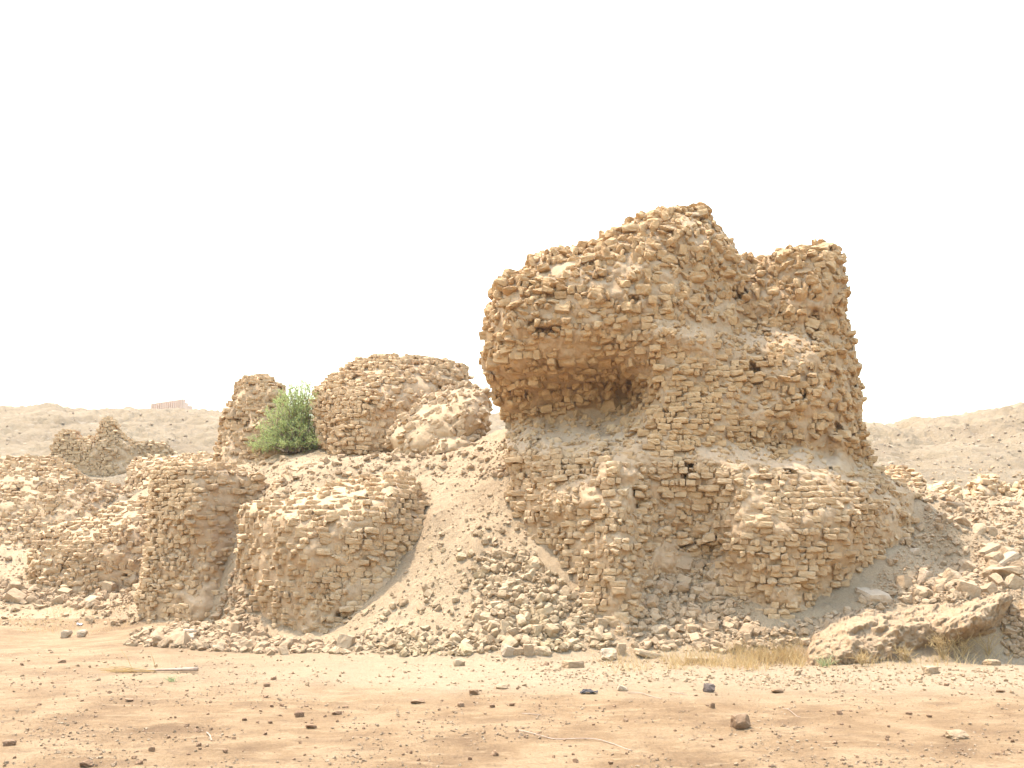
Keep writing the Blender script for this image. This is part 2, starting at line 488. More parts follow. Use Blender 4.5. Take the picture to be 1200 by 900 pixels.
# ------------------------------------------------------------------ ruins
class Ruin:
    def __init__(s, outline, ctrl, thick, R=1.0, rot=0.0, tilt=0.0, L=0.28, W=0.27, H=0.122, erosion=None, miss=0.06, seed=1, mud=0.0, n=3, mudmask=None, relief=0.12, core_step=3.0, core_off=0.065, smooth_c=6.0):
        s.outline = np.array(outline, float); c = np.array(ctrl, float)
        s.D = RBF(c[:, :2], c[:, 2], c=smooth_c / 100.0, scale=100.0)
        s.dmin, s.dmax = c[:, 2].min() - 0.8, c[:, 2].max()
        s.dmean = c[:, 2].mean()
        s.thick, s.R, s.rot, s.tilt = thick, R, rot, tilt
        s.L, s.W, s.H, s.miss, s.seed, s.mud, s.n = L, W, H, miss, seed, mud, n
        s.relief, s.core_step, s.core_off = relief, core_step, core_off
        s.mudmask = mudmask
        s.holes, s.gravel = True, n == 3 and thick > 3.2
        s.deepen = lambda px, py: 0.0
        s.erosion = erosion or (lambda px, py: np.full(len(px), 0.25))
        s.back = s.dmean + thick
        s.mid = s.dmean + thick * 0.45
    def prof(s, sd_m):
        t = np.clip(1 - sd_m / s.R, 0, 1)
        return 1 - np.sqrt(np.maximum(1 - t * t, 0))
    def front(s, px, py, sd_m=None):
        d = s.D(np.stack([px, py], -1))
        if sd_m is None: sd_m = poly_sd(px, py, s.outline) * s.dmean / F
        p = s.prof(sd_m)
        w = P(px, py, d)
        d = d + s.relief * fbm(w * 0.9, 3, s.seed) + 0.4 * s.relief * fbm(w * 2.6, 3, s.seed + 5)
        return d + (np.maximum(s.mid, d + 0.3) - d) * p
    def back_d(s, px, py, sd_m):
        return s.back + (s.mid - s.back) * s.prof(sd_m)
    def inside(s, q):
        px, py = proj(q[:, 0], q[:, 1], q[:, 2])
        sd = poly_sd(px, py, s.outline) * s.dmean / F
        ok = sd > 0
        res = np.zeros(len(q), bool)
        ii = np.where(ok & (q[:, 1] > s.dmin) & (q[:, 1] < s.back + 0.1))[0]
        if len(ii):
            f = s.front(px[ii], py[ii], sd[ii]); b = s.back_d(px[ii], py[ii], sd[ii])
            res[ii] = (q[ii, 1] >= f) & (q[ii, 1] <= np.maximum(b, f + 0.25))
        return res
    def bricks(s):
        lo, hi = s.outline.min(0), s.outline.max(0)
        cs = np.array([P(a, b, d) for a in (lo[0], hi[0]) for b in (lo[1], hi[1]) for d in (s.dmin, s.back)])
        ca, sa = math.cos(s.rot), math.sin(s.rot)
        ct, st = math.cos(s.tilt), math.sin(s.tilt)
        Rm = np.array([[ca, -sa, 0], [sa, ca, 0], [0, 0, 1]]) @ np.array([[ct, 0, st], [0, 1, 0], [-st, 0, ct]])
        cen = cs.mean(0)
        uc = (cs - cen) @ Rm
        ulo, uhi = uc.min(0) - 0.3, uc.max(0) + 0.3
        nu, nv_, nk = [int(math.ceil(x)) for x in (uhi - ulo) / np.array([s.L, s.W, s.H])]
        K, J, I = np.meshgrid(np.arange(nk), np.arange(nv_), np.arange(nu), indexing='ij')
        K, J, I = K.ravel(), J.ravel(), I.ravel()
        off = hash_ints(K, J, K * 0, s.seed + 1)
        b0 = I + off + 0.36 * (hash_ints(I, J, K, s.seed + 2) - 0.5)
        b1 = I + 1 + off + 0.36 * (hash_ints(I + 1, J, K, s.seed + 2) - 0.5)
        u = ulo[0] + (b0 + b1) / 2 * s.L
        length = (b1 - b0) * s.L
        v = ulo[1] + (J + hash_ints(K, K * 0, K * 0, s.seed + 3)) * s.W
        k = ulo[2] + (K + 0.5) * s.H
        # courses sag and rise gently
        q = np.stack([u, v, k], -1)
        q[:, 2] += 0.06 * vnoise(q * np.array([0.5, 0.5, 0.05]), s.seed + 4)
        q = q @ Rm.T + cen
        keep = q[:, 2] > ter_z(q[:, 0], q[:, 1]) - 0.25
        q, length, I, J, K = q[keep], length[keep], I[keep], J[keep], K[keep]
        ins = s.inside(q)
        q, length, I, J, K = q[ins], length[ins], I[ins], J[ins], K[ins]
        ex = np.zeros(len(q), bool); deep = np.zeros(len(q), bool)
        for axis, step in ((0, s.L), (1, s.W), (2, s.H)):
            for sg in (-1, 1):
                d = Rm[:, axis] * step * sg
                ex |= ~s.inside(q + d)
        d2 = -Rm[:, 1] * s.W * 1.9
        deep = ~s.inside(q + d2)
        keep = ex | deep
        q, length, ex = q[keep], length[keep], ex[keep]
        I, J, K = I[keep], J[keep], K[keep]
        r = np.random.default_rng(s.seed)
        px, py = proj(q[:, 0], q[:, 1], q[:, 2])
        e = np.clip(s.erosion(px, py) + 0.25 * vnoise(q * 0.8, s.seed + 6), 0, 1)
        gone = r.random(len(q)) < s.miss * (0.6 + 1.2 * e) * (1 + 1.2 * vnoise(q * 1.3, s.seed + 8))
        keep = ~(gone & ex)
        if s.mudmask is not None:
            keep &= s.mudmask(px, py) + 0.6 * vnoise(q * 2.2, s.seed + 9) < 0.5
        q, length, e, ex = q[keep], length[keep], e[keep], ex[keep]
        # two half bricks often lie where one whole brick would
        half = r.random(len(q)) < 0.42
        cut = r.uniform(0.35, 0.65, len(q))
        ua = Rm[:, 0]
        qa = q[half] - ua * (length[half] * (1 - cut[half]) / 2)[:, None]
        qb = q[half] + ua * (length[half] * cut[half] / 2)[:, None]
        q = np.vstack([q[~half], qa, qb])
        e = np.concatenate([e[~half], e[half], e[half]]); ex = np.concatenate([ex[~half], ex[half], ex[half]])
        length = np.concatenate([length[~half], length[half] * cut[half], length[half] * (1 - cut[half])])
        n = len(q)
        size = np.stack([length * r.uniform(0.97, 1.05, n), s.W * r.uniform(1.0, 1.2, n), s.H * r.uniform(0.95, 1.06, n)], -1)
        size[:, 2] *= 1 + e * r.uniform(-0.1, 1.1, n)
        size[:, 0] *= 1 + e * r.uniform(-0.4, 0.1, n)
        size *= (1 + np.where(e > 0.4, e, 0) * r.uniform(-0.3, 0.4, n))[:, None]
        out = r.normal(0, 1, n)
        # courses follow the worn face instead of stepping back in whole bricks
        px, py = proj(q[:, 0], q[:, 1], q[:, 2])
        open_front = ~s.inside(q - Rm[:, 1] * s.W)
        gap = s.front(px, py) + s.W * 0.42 - q[:, 1]
        sh = np.where(open_front, np.clip(gap, -0.6 * s.W, 0.6 * s.W) * (0.85 - 0.3 * e), 0)
        pos = q + np.array([0, 1.0, 0]) * sh[:, None] + (Rm[:, 1] * (0.024 + 0.035 * e)[:, None]) * out[:, None] + r.normal(0, 1, (n, 3)) * (0.003 + 0.022 * e)[:, None]
        a = radians(3) + radians(26) * e ** 1.4
        R = euler_mats(r.normal(0, 1, n) * a * 0.6, r.normal(0, 1, n) * a * 0.6 + s.tilt, r.normal(0, 1, n) * a * 1.1 + s.rot)
        tint = np.clip(0.5 + 0.22 * r.normal(0, 1, n), 0, 1)
        soft = e > r.random(n) * 0.9
        # crumbled bits stuck between the bricks
        m = np.where(ex)[0]
        m = np.repeat(m, r.poisson(0.3 + 2.8 * np.clip(e[m] - 0.15, 0, 1)))
        k = len(m)
        if k:
            fs = r.uniform(0.04, 0.17, k) * (0.6 + 0.6 * e[m])
            fp = pos[m] + r.normal(0, 1, (k, 3)) * np.array([0.12, 0.10, 0.08])
            okf = s.inside(fp)
            fp, fs, k = fp[okf], fs[okf], int(okf.sum())
            pos = np.vstack([pos, fp])
            size = np.vstack([size, np.stack([fs, fs * r.uniform(0.6, 1, k), fs * r.uniform(0.4, 0.9, k)], -1)])
            R = np.concatenate([R, euler_mats(*(r.normal(0, 0.6, (3, k))))])
            tint = np.concatenate([tint, np.clip(0.5 + 0.2 * r.normal(0, 1, k), 0, 1)])
            soft = np.concatenate([soft, np.ones(k, bool)])
            n += k
        crisp_t, soft_t = (TPL_CRISP3, TPL_SOFT3) if s.n == 3 else (TPL_CRISP2, TPL_SOFT2)
        if s.mudmask is not None and s.gravel:
            lo, hi = s.outline.min(0), s.outline.max(0)
            c = lo + r.random((26000, 2)) * (hi - lo)
            mk = s.mudmask(c[:, 0], c[:, 1])
            c = c[(mk > 0.3) & (r.random(26000) < 0.75)]
            sdm = np.maximum(poly_sd(c[:, 0], c[:, 1], s.outline) - 3, 0) * s.dmean / F
            d = s.front(c[:, 0], c[:, 1], sdm) + s.core_off - 0.17 * np.clip(s.mudmask(c[:, 0], c[:, 1]), 0, 1)
            fp = P(c[:, 0], c[:, 1], d); k = len(fp)
            fs = 0.03 + 0.17 * r.random(k) ** 3
            pos = np.vstack([pos, fp])
            size = np.vstack([size, np.stack([fs, fs * r.uniform(0.6, 1, k), fs * r.uniform(0.4, 0.9, k)], -1)])
            R = np.concatenate([R, euler_mats(*(r.normal(0, 0.6, (3, k))))])
            tint = np.concatenate([tint, np.clip(0.5 + 0.25 * r.normal(0, 1, k), 0, 1)])
            soft = np.concatenate([soft, np.ones(k, bool)])
            n += k
        px, py = proj(pos[:, 0], pos[:, 1], pos[:, 2])
        okp = poly_sd(px, py, s.outline) * s.dmean / F > 0.03
        pos, size, R, tint, soft = pos[okp], size[okp], R[okp], tint[okp], soft[okp]
        n = len(pos)
        s.pos, s.soft = pos, soft
        return [(crisp_t, ~soft), (soft_t, soft)], r.integers(0, 24, n), size, R, pos, tint
    def core(s):
        lo, hi = s.outline.min(0), s.outline.max(0)
        st = s.core_step
        xs = np.arange(lo[0] - st, hi[0] + st * 2, st); ys = np.arange(lo[1] - st, hi[1] + st * 2, st)
        X, Y = np.meshgrid(xs, ys)
        x, y = X.ravel(), Y.ravel()
        sdp = poly_sd(x, y, s.outline)
        sd = np.maximum(sdp - 3.0, 0) * s.dmean / F
        f = s.front(x, y, sd)
        w = P(x, y, f)
        m = fbm(w * 1.6, 4, s.seed + 12)
        er = np.clip(s.erosion(x, y), 0, 1)
        f = f + s.core_off * (1 - 0.2 * er) - s.mud * np.clip(m + 0.05, 0, 1) * 5 + 0.07 * fbm(w * 5, 3, s.seed + 13) + 0.045 * fbm(w * 13, 2, s.seed + 14)
        if s.holes:
            f = f + 0.3 * np.clip((vnoise(w * 1.9, s.seed + 16) - 0.58) * 6, 0, 1)
            f = f + s.deepen(x, y)
        if s.mudmask is not None:
            f = f - (0.17 - 0.09 * fbm(w * 4.0, 3, s.seed + 15)) * np.clip(s.mudmask(x, y), 0, 1)
        b = s.back_d(x, y, sd) - 0.1
        b = np.maximum(b, f + 0.02)
        Vf, Vb = P(x, y, f), P(x, y, b)
        inn = sdp > 0.5
        nyy, nxx = X.shape
        id_ = np.arange(nxx * nyy).reshape(nyy, nxx)
        qd = np.stack([id_[:-1, :-1], id_[1:, :-1], id_[1:, 1:], id_[:-1, 1:]], -1).reshape(-1, 4)
        qd = qd[inn[qd].all(1)]
        nvt = len(x)
        qs = np.vstack([qd, qd[:, ::-1] + nvt])
        # close the rim
        e = np.vstack([qd[:, [0, 1]], qd[:, [1, 2]], qd[:, [2, 3]], qd[:, [3, 0]]])
        key = np.sort(e, 1); kk = key[:, 0] * nvt + key[:, 1]
        uq, inv, cnt = np.unique(kk, return_inverse=True, return_counts=True)
        be = e[cnt[inv] == 1]
        rim = np.stack([be[:, 1], be[:, 0], be[:, 0] + nvt, be[:, 1] + nvt], -1)
        qs = np.vstack([qs, rim])
        VV = np.vstack([Vf, Vb])
        used, inv = np.unique(qs, return_inverse=True)
        return VV[used], inv.reshape(-1, 4)

def build_ruin(name, ruin, label, cat, mat=None, split=None, part='brickwork', split_parts=None, split_mats=None, mud_mat=None):
    spec, idx, size, R, pos, tint = ruin.bricks()
    base = P(ruin.outline[:, 0].mean(), ruin.outline[:, 1].max(), ruin.dmean)
    bx, by = float(base[0]), float(base[1])
    root = empty(name, (bx, by, float(ter_z(np.array([bx]), np.array([by]))[0])))
    tag(root, label, cat)
    px, py = proj(pos[:, 0], pos[:, 1], pos[:, 2])
    groups = split(px, py, pos) if split else np.zeros(len(pos), int)
    for g in np.unique(groups):
        parts = []
        for tpl, mask in spec:
            mk = mask & (groups == g)
            if mk.any(): parts.append(assemble(tpl, idx[mk], size[mk], R[mk], pos[mk], tint[mk]))
        v, f, a = join(parts)
        nm = split_parts[g] if split_parts else part
        o = link(nm, new_mesh(nm, v, f, (split_mats[g] if split_mats else mat) or M_BRICK, {'tint': a}))
        place_child(o, root)
    v, f = ruin.core()
    a = np.clip(0.5 + 0.3 * fbm(v * 1.3, 3, ruin.seed + 20), 0, 1)
    o = link('mud_core', new_mesh('mud_core', v, f, mud_mat or M_MUD, {'tint': a}, smooth=True))
    place_child(o, root)
    print(name, len(pos), 'bricks')
    return root

# the big ruin
MAIN_OUT = [(592,505),(585,482),(574,458),(563,432),(562,418),(568,395),(570,375),(577,345),(582,324),(600,317),(608,320),(616,308),(624,302),(628,297),(645,292),(690,284),(703,278),
 (722,268),(736,260),(752,250),(762,252),(772,246),(800,243),(826,243),(832,256),(850,271),(862,286),(868,297),(885,301),(902,298),(920,288),(945,287),(974,284),(984,295),
 (990,312),(994,345),(992,370),(1003,400),(1006,420),(1011,470),(1012,492),(1018,520),(1026,546),(1045,560),(1072,576),(1084,592),(1080,640),(1040,720),(985,780),(900,800),(760,800),
 (700,800),(640,740),(600,680),(590,640),(590,600),(596,560),(592,530)]
MAIN_D = [(735,740,17.55),(735,690,17.7),(733,640,17.9),(730,590,18.1),(725,562,18.3),(720,545,18.5),(700,720,18.0),(690,700,18.1),(760,755,17.9),
 (700,690,18.1),(660,640,18.9),(670,690,18.6),(640,600,19.2),(615,610,19.9),(620,560,19.8),(650,548,19.25),(690,548,18.85),(630,536,19.7),(690,536,18.95),(590,560,20.8),(600,660,20),(640,720,18.9),
 (600,502,21.9),(650,500,21.5),(700,498,21.1),(735,490,20.6),(600,528,20.4),(650,526,19.6),(700,522,19.25),
 (600,475,21.35),(650,474,21.3),(700,470,21.3),(735,462,21.3),(752,457,20.6),(590,452,21.1),(650,455,21.0),(700,452,20.9),
 (570,425,20.9),(600,430,20.3),(650,432,20.1),(700,428,19.95),(740,436,19.95),(764,442,19.6),
 (575,390,20.5),(600,380,19.8),(650,380,19.4),(700,380,19.3),(750,390,19.3),(590,335,20.1),(620,330,19.8),(680,320,19.6),(740,330,19.45),(640,300,20.1),(700,290,19.95),(740,275,19.95),(800,255,20.0),(830,255,20.2),
 (780,300,19.65),(820,300,19.8),(850,300,20.4),(860,330,20.5),(800,350,19.45),(850,380,19.9),
 (780,420,19.2),(780,460,19.1),(762,490,19.2),(742,520,18.95),(800,500,18.95),(820,460,19.2),(860,430,19.5),(860,480,19.2),(840,520,18.95),
 (890,310,20.9),(930,300,20.4),(975,295,20.5),(985,330,20.6),(880,350,20.7),(920,350,20.55),(960,360,20.4),(990,390,20.9),(880,388,20.6),(920,388,20.5),(960,385,20.4),(880,412,19.7),(920,417,19.75),(960,417,19.8),
 (900,460,19.5),(950,460,19.6),(990,460,20.2),(1005,450,21),(900,510,19.45),(950,515,19.7),(990,520,20.1),(1010,520,20.8),
 (870,530,19.2),(920,532,19.6),(970,537,20.1),(1010,547,20.8),(830,548,18.55),(860,554,18.25),(920,558,18.4),(970,557,18.7),(1010,564,19.4),(1050,577,20.2),(1075,592,20.8),
 (866,600,18.0),(880,600,17.9),(920,600,17.85),(970,600,17.9),(1000,600,18.15),(1018,604,18.9),(1045,610,19.6),(868,650,17.95),(880,650,17.85),(930,650,17.75),(985,650,17.95),(1004,650,18.6),(1020,640,19.0),(900,700,17.75),(940,710,17.8),(970,700,18.3),(930,740,17.8),
 (760,560,18.7),(800,560,18.6),(830,570,18.5),(758,600,18.65),(800,600,18.8),(830,600,18.7),(850,600,18.3),(852,650,18.2),(848,685,18.3),(758,640,18.55),(800,640,18.95),(832,650,18.8),(765,690,18.6),(800,690,18.9),(840,710,18.5),(800,740,18.3),(850,740,18.2),(770,730,18.2)]
def main_erosion(px, py):
    up = np.clip((455 - py) / 110, 0, 1) * 0.75
    up = np.where((px < 760) & (py > 380) & (py < 500), np.maximum(up, 0.55), up)
    right = np.clip((px - 880) / 60, 0, 1) * np.clip((530 - py) / 60, 0, 1) * 0.3
    left = np.clip((690 - px) / 60, 0, 1) * np.clip((py - 560) / 40, 0, 1) * 0.35
    base = 0.1 + 0.12 * np.clip((py - 560) / 60, 0, 1)
    return np.clip(np.maximum.reduce([up, right + 0.15, left, base]), 0, 0.85)
MUD_AREAS = [([(592,500),(640,492),(740,486),(715,512),(690,526),(640,530),(600,532)], 8), ([(858,392),(900,384),(962,388),(970,406),(930,412),(870,412)], 8),
             ([(800,535),(850,526),(950,532),(1012,542),(1015,556),(960,552),(880,552),(820,550)], 7), ([(640,572),(690,566),(705,590),(670,604),(645,600)], 9),
             ([(770,378),(850,392),(865,412),(800,408),(760,398)], 9), ([(745,660),(790,630),(830,690),(800,720),(745,720)], 10), ([(1040,575),(1062,584),(1070,610),(1040,640),(1035,600)], 12)]
def main_mud(px, py):
    out = np.zeros(len(px))
    for poly, soft in MUD_AREAS:
        out = np.maximum(out, np.clip(0.5 + poly_sd(px, py, poly) / soft / 2, 0, 1))
    return out
main = Ruin(MAIN_OUT, MAIN_D, 3.4, R=0.75, rot=radians(-14), erosion=main_erosion, miss=0.10, seed=101, mud=0.03, mudmask=main_mud, relief=0.22, core_step=2.0, core_off=0.065, smooth_c=5)
CAVITY = [(590,440),(650,436),(745,440),(750,470),(720,486),(640,488),(592,490)]
main.deepen = lambda px, py: 0.09 * np.clip(0.5 + poly_sd(px, py, CAVITY) / 16, 0, 1)
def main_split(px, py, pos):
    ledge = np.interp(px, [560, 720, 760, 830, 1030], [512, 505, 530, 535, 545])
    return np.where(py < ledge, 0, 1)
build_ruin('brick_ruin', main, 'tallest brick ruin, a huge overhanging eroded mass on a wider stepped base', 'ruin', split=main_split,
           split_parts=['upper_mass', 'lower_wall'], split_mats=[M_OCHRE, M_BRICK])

E = lambda v: (lambda px, py: np.full(len(px), v))
# stumps at the left
A_ = Ruin([(183,545),(230,541),(262,543),(285,550),(308,556),(314,600),(318,700),(300,770),(200,775),(155,760),(160,735),(163,700),(172,650),(176,600),(180,560)],
 [(225,600,23.4),(225,720,23.2),(185,600,24.3),(165,720,24.2),(300,580,24.75),(300,680,24.3),(225,548,23.8),(300,556,24.8),(306,590,24.75),(250,650,23.7),(190,548,24.5),(240,740,23.2),(285,600,24.6)], 2.2, R=0.22, rot=radians(-24), erosion=E(0.22), miss=0.12, seed=201, mud=0.05)
build_ruin('brick_stump', A_, 'upright weathered brick stump, taller of the two standing at the left on the flat earth', 'ruin')
B_ = Ruin([(281,592),(300,587),(330,585),(370,572),(400,562),(440,555),(470,553),(490,560),(501,590),(510,660),(500,740),(420,780),(310,780),(300,748),(298,700),(285,680),(278,650),(280,620)],
 [(287,605,21.6),(283,660,21.6),(300,740,20.7),(336,605,20.1),(334,650,20.0),(333,700,20.0),(380,596,20.2),(400,640,19.75),(430,585,20.4),(460,570,20.8),(460,615,20.2),(490,590,21.0),(420,560,22.0),(350,578,21.6),(460,556,21.8),(310,640,20.9),(420,700,19.6),(480,660,20.4)], 2.4, R=0.25, rot=radians(18), erosion=E(0.2), miss=0.10, seed=202, mud=0.05)
build_ruin('brick_stump', B_, 'broad squat brick stump with a slanting top beside the debris slope', 'ruin')
C_ = Ruin([(42,632),(52,620),(72,612),(110,605),(135,590),(175,580),(200,582),(200,720),(40,720),(34,660)],
 [(45,650,27.8),(60,690,27.3),(100,640,27.4),(150,620,27.6),(170,590,28.9),(120,607,28.6),(60,620,28.5),(150,690,27.2),(130,597,29),(100,665,27.2)], 2.5, R=0.35, rot=radians(12), erosion=E(0.36), miss=0.1, seed=203, mud=0.04)
build_ruin('brick_wall_remnant', C_, 'low crumbling brick wall with a sloping top behind the tall left stump', 'ruin')
D_ = Ruin([(-110,540),(0,533),(45,532),(75,537),(92,552),(105,560),(135,565),(150,575),(155,600),(110,670),(-110,680)],
 [(0,543,34.6),(60,545,34.4),(0,580,33),(60,580,32.8),(100,580,33.5),(140,575,35),(0,640,31.5),(60,620,32),(-100,560,33.5),(-100,640,31.5),(80,560,33.8)], 3.0, R=0.7, rot=radians(10), erosion=E(0.38), miss=0.1, seed=204, mud=0.05, n=2)
build_ruin('brick_wall_remnant', D_, 'rounded mud-smeared brick wall cut off by the left edge of the view', 'ruin')
E_ = Ruin([(60,525),(68,508),(75,503),(92,505),(96,512),(113,510),(117,500),(120,490),(128,488),(135,492),(140,502),(150,512),(158,517),(180,516),(198,518),(206,530),(200,575),(120,585),(55,575)],
 [(60,540,42),(130,500,42),(130,560,41.5),(200,530,43.5),(90,510,42)], 1.6, R=0.3, rot=radians(4), erosion=E(0.3), miss=0.08, seed=205, mud=0.06, n=2, core_step=2.0)
build_ruin('brick_wall_remnant', E_, 'far brown brick wall with one narrow upstanding peak below the hill', 'ruin')
M_ = Ruin([(147,565),(150,542),(165,535),(200,533),(252,530),(262,556),(215,566),(185,585),(165,592),(148,585)],
 [(150,545,36),(200,540,36),(250,538,35),(165,575,34.6),(200,552,34),(240,552,33.5)], 2.0, R=0.5, rot=radians(14), erosion=E(0.65), miss=0.12, seed=206, mud=0.05, n=2)
build_ruin('brick_wall_remnant', M_, 'low heap-like brick wall between the far peaked wall and the pillar', 'ruin')
P_ = Ruin([(252,552),(252,530),(258,505),(261,482),(272,466),(274,450),(285,441),(305,438),(319,440),(322,448),(332,450),(336,470),(342,500),(345,545),(335,565),(255,565)],
 [(290,545,29.2),(257,530,29.7),(300,455,30.4),(325,480,29.9),(280,460,30.7),(265,500,30.2),(300,500,29.6),(325,530,29.2)], 1.8, R=0.22, rot=radians(20), erosion=E(0.2), miss=0.12, seed=207, mud=0.04, n=2, relief=0.25)
build_ruin('brick_pillar', P_, 'tapering brick pillar of stepped courses behind the green bush', 'ruin')
G_ = Ruin([(366,470),(370,455),(385,442),(400,432),(420,420),(448,415),(490,417),(520,420),(545,428),(551,440),(552,470),(545,520),(500,550),(430,555),(380,552),(374,515),(368,490)],
 [(370,470,27.9),(400,500,26.8),(385,530,26.9),(440,470,26.2),(430,535,26.2),(500,470,26.8),(480,440,26.9),(540,450,27.8),(520,490,27.4),(440,425,27.4),(400,450,27.2)], 3.0, R=0.85, rot=radians(-20), tilt=radians(4), erosion=E(0.28), miss=0.06, seed=208, mud=0.03)
build_ruin('fallen_brick_block', G_, 'large rounded brick block right of the green bush on the mound', 'ruin')
H_ = Ruin([(450,513),(458,500),(480,480),(500,463),(525,452),(545,448),(562,451),(575,460),(577,480),(572,505),(550,525),(520,540),(490,545),(465,540)],
 [(480,515,24.5),(520,500,24.35),(550,480,24.5),(572,470,25.0),(530,460,25.1),(490,485,24.9),(455,515,24.9),(520,530,24.4)], 1.6, R=0.5, rot=radians(-12), tilt=radians(-28), erosion=E(0.3), miss=0.02, seed=209, mud=0.025, mudmask=E(0.33))
build_ruin('fallen_brick_block', H_, 'mud-coated tilted slab of brickwork leaning before the rounded block', 'ruin', mat=M_COATED, mud_mat=M_COATED)
I_ = Ruin([(499,524),(510,511),(528,502),(545,503),(562,508),(567,522),(552,536),(520,540),(502,536)],
 [(510,520,24.1),(535,510,24.3),(555,515,24.3),(530,530,23.9)], 0.8, R=0.35, rot=radians(-10), tilt=radians(-15), erosion=E(0.6), miss=0.05, seed=210, mud=0.03, mudmask=E(0.3))
build_ruin('fallen_brick_block', I_, 'small broken brickwork lump lying in front of the tilted slab', 'ruin', mat=M_COATED, mud_mat=M_COATED)
L_ = Ruin([(318,566),(335,552),(352,545),(372,541),(383,545),(380,558),(384,575),(340,590),(315,580)],
 [(340,560,24.2),(370,552,24.2),(355,547,25),(350,575,23.6),(378,562,23.9)], 1.0, R=0.35, rot=radians(10), erosion=E(0.6), miss=0.05, seed=211, mud=0.05)
build_ruin('fallen_brick_block', L_, 'worn brickwork ledge on the mound just below the green bush', 'ruin')
K_ = Ruin([(1022,546),(1055,546),(1066,550),(1080,557),(1088,572),(1060,590),(1022,585)],
 [(1030,550,28.4),(1060,552,28.2),(1080,565,27.6),(1040,575,27.4),(1050,560,27.8)], 1.5, R=0.3, rot=radians(14), erosion=E(0.4), miss=0.12, seed=212, mud=0.05, relief=0.25)
build_ruin('brick_wall_remnant', K_, 'low layered brick wall right behind the shoulder of the tallest ruin', 'ruin')
K2 = Ruin([(1075,578),(1090,568),(1108,562),(1118,566),(1128,578),(1118,592),(1080,592)],
 [(1085,575,25.8),(1110,567,26.4),(1120,578,26),(1100,585,25.4)], 1.0, R=0.3, rot=radians(14), tilt=radians(-22), erosion=E(0.4), miss=0.1, seed=213, mud=0.04)
build_ruin('fallen_brick_block', K2, 'slanting brick slabs collapsed between the two low right walls', 'ruin')
K3 = Ruin([(1130,582),(1137,567),(1144,557),(1150,555),(1168,555),(1175,565),(1184,577),(1186,592),(1130,595)],
 [(1135,575,28),(1155,560,28.2),(1180,577,28.2),(1155,585,27.5),(1150,570,27.8)], 1.6, R=0.3, rot=radians(-16), erosion=E(0.3), miss=0.14, seed=214, mud=0.04, relief=0.2)
build_ruin('brick_wall_remnant', K3, 'short stepped brick stub alone on the right before the hill', 'ruin')
K4 = Ruin([(1184,578),(1190,566),(1205,563),(1240,562),(1245,590),(1186,592)],
 [(1190,570,29),(1230,570,29.4),(1210,585,28.6)], 1.5, R=0.3, rot=radians(8), erosion=E(0.6), miss=0.1, seed=215, mud=0.05)
build_ruin('brick_wall_remnant', K4, 'low dark mud stub cut off by the right edge of the view', 'ruin')

# eroded bank of mud at the right
class Bank(Ruin): pass
F_ = Bank([(935,800),(938,765),(945,745),(958,728),(985,720),(1010,712),(1050,712),(1100,706),(1150,700),(1172,690),(1184,692),(1189,702),(1182,718),(1172,738),(1170,800)],
 [(960,732,17.2),(948,770,16.3),(970,780,16.2),(1050,716,17.5),(1050,745,16.25),(1050,770,16.5),(1050,785,16.5),(1120,707,17.4),(1130,735,16.2),(1115,752,16.5),(1110,770,17.6),(1150,762,18.2),(1135,775,18.0),(1175,700,16.9),(1178,720,17.3),(1000,750,16.2),(1000,780,16.05),(1010,718,17.3),(1155,728,16.4),(980,745,16.6)],
 1.6, R=0.35, seed=216, relief=0.22, core_step=1.0, core_off=0.0)
F_.holes = False
v, f = F_.core()
w = v.copy()
n1 = fbm(w * 2.2, 5, 61, 0.6); n2 = np.abs(fbm(w * 5.5, 4, 71, 0.6)); n3 = fbm(w * 16, 3, 77)
front = w[:, 1] < 17.6
lump = np.sqrt(np.clip(vnoise(w * 7.0, 83), 0, 1)); n5 = fbm(w * 38, 2, 87)
v[:, 1] += np.where(front, -0.18 * n1 + 0.08 * n2 + 0.02 * n3 - 0.09 * lump + 0.012 * n5, 0)
v[:, 2] += np.where(front, 0.08 * n1 - 0.04 * n2 + 0.012 * n3 + 0.06 * lump + 0.008 * n5, 0)
o = link('mud_bank', new_mesh('mud_bank', v, f, M_BANK, {'tint': np.clip(0.5 + 0.4 * n1, 0, 1)}, smooth=True))
tag(o, 'eroded lumpy mud bank with an undercut hollow at the right edge of the flat earth', 'mud bank')

# ------------------------------------------------------------------ loose rubble
def in_poly(poly, n, r):
    poly = np.array(poly, float)
    lo, hi = poly.min(0), poly.max(0)
    out = np.empty((0, 2))
    while len(out) < n:
        q = lo + r.random((n * 3, 2)) * (hi - lo)
        out = np.vstack([out, q[poly_sd(q[:, 0], q[:, 1], poly) > 0]])
    return out[:n]

CH = []
for t in range(14):
    vv = TPL_CHUNK[0][t]
    CH.append((vv, TPL_CHUNK[1]))
chunk_meshes = {}
def chunk_mesh(t, mat):
    k = (t, mat.name)
    if k not in chunk_meshes:
        vv, ff = CH[t]
        chunk_meshes[k] = new_mesh('broken_brick', vv, ff, mat, {'tint': np.full(len(ff), 0.5)})
    return chunk_meshes[k]

def loose(name, pos, size, rot, mat, label, cat, group=None, t=None):
    o = link(name, chunk_mesh(random.randrange(14) if t is None else t, mat))
    o.location = [float(c) for c in pos]; o.scale = [float(c) for c in size]; o.rotation_euler = [float(c) for c in rot]
    return tag(o, label, cat, group)

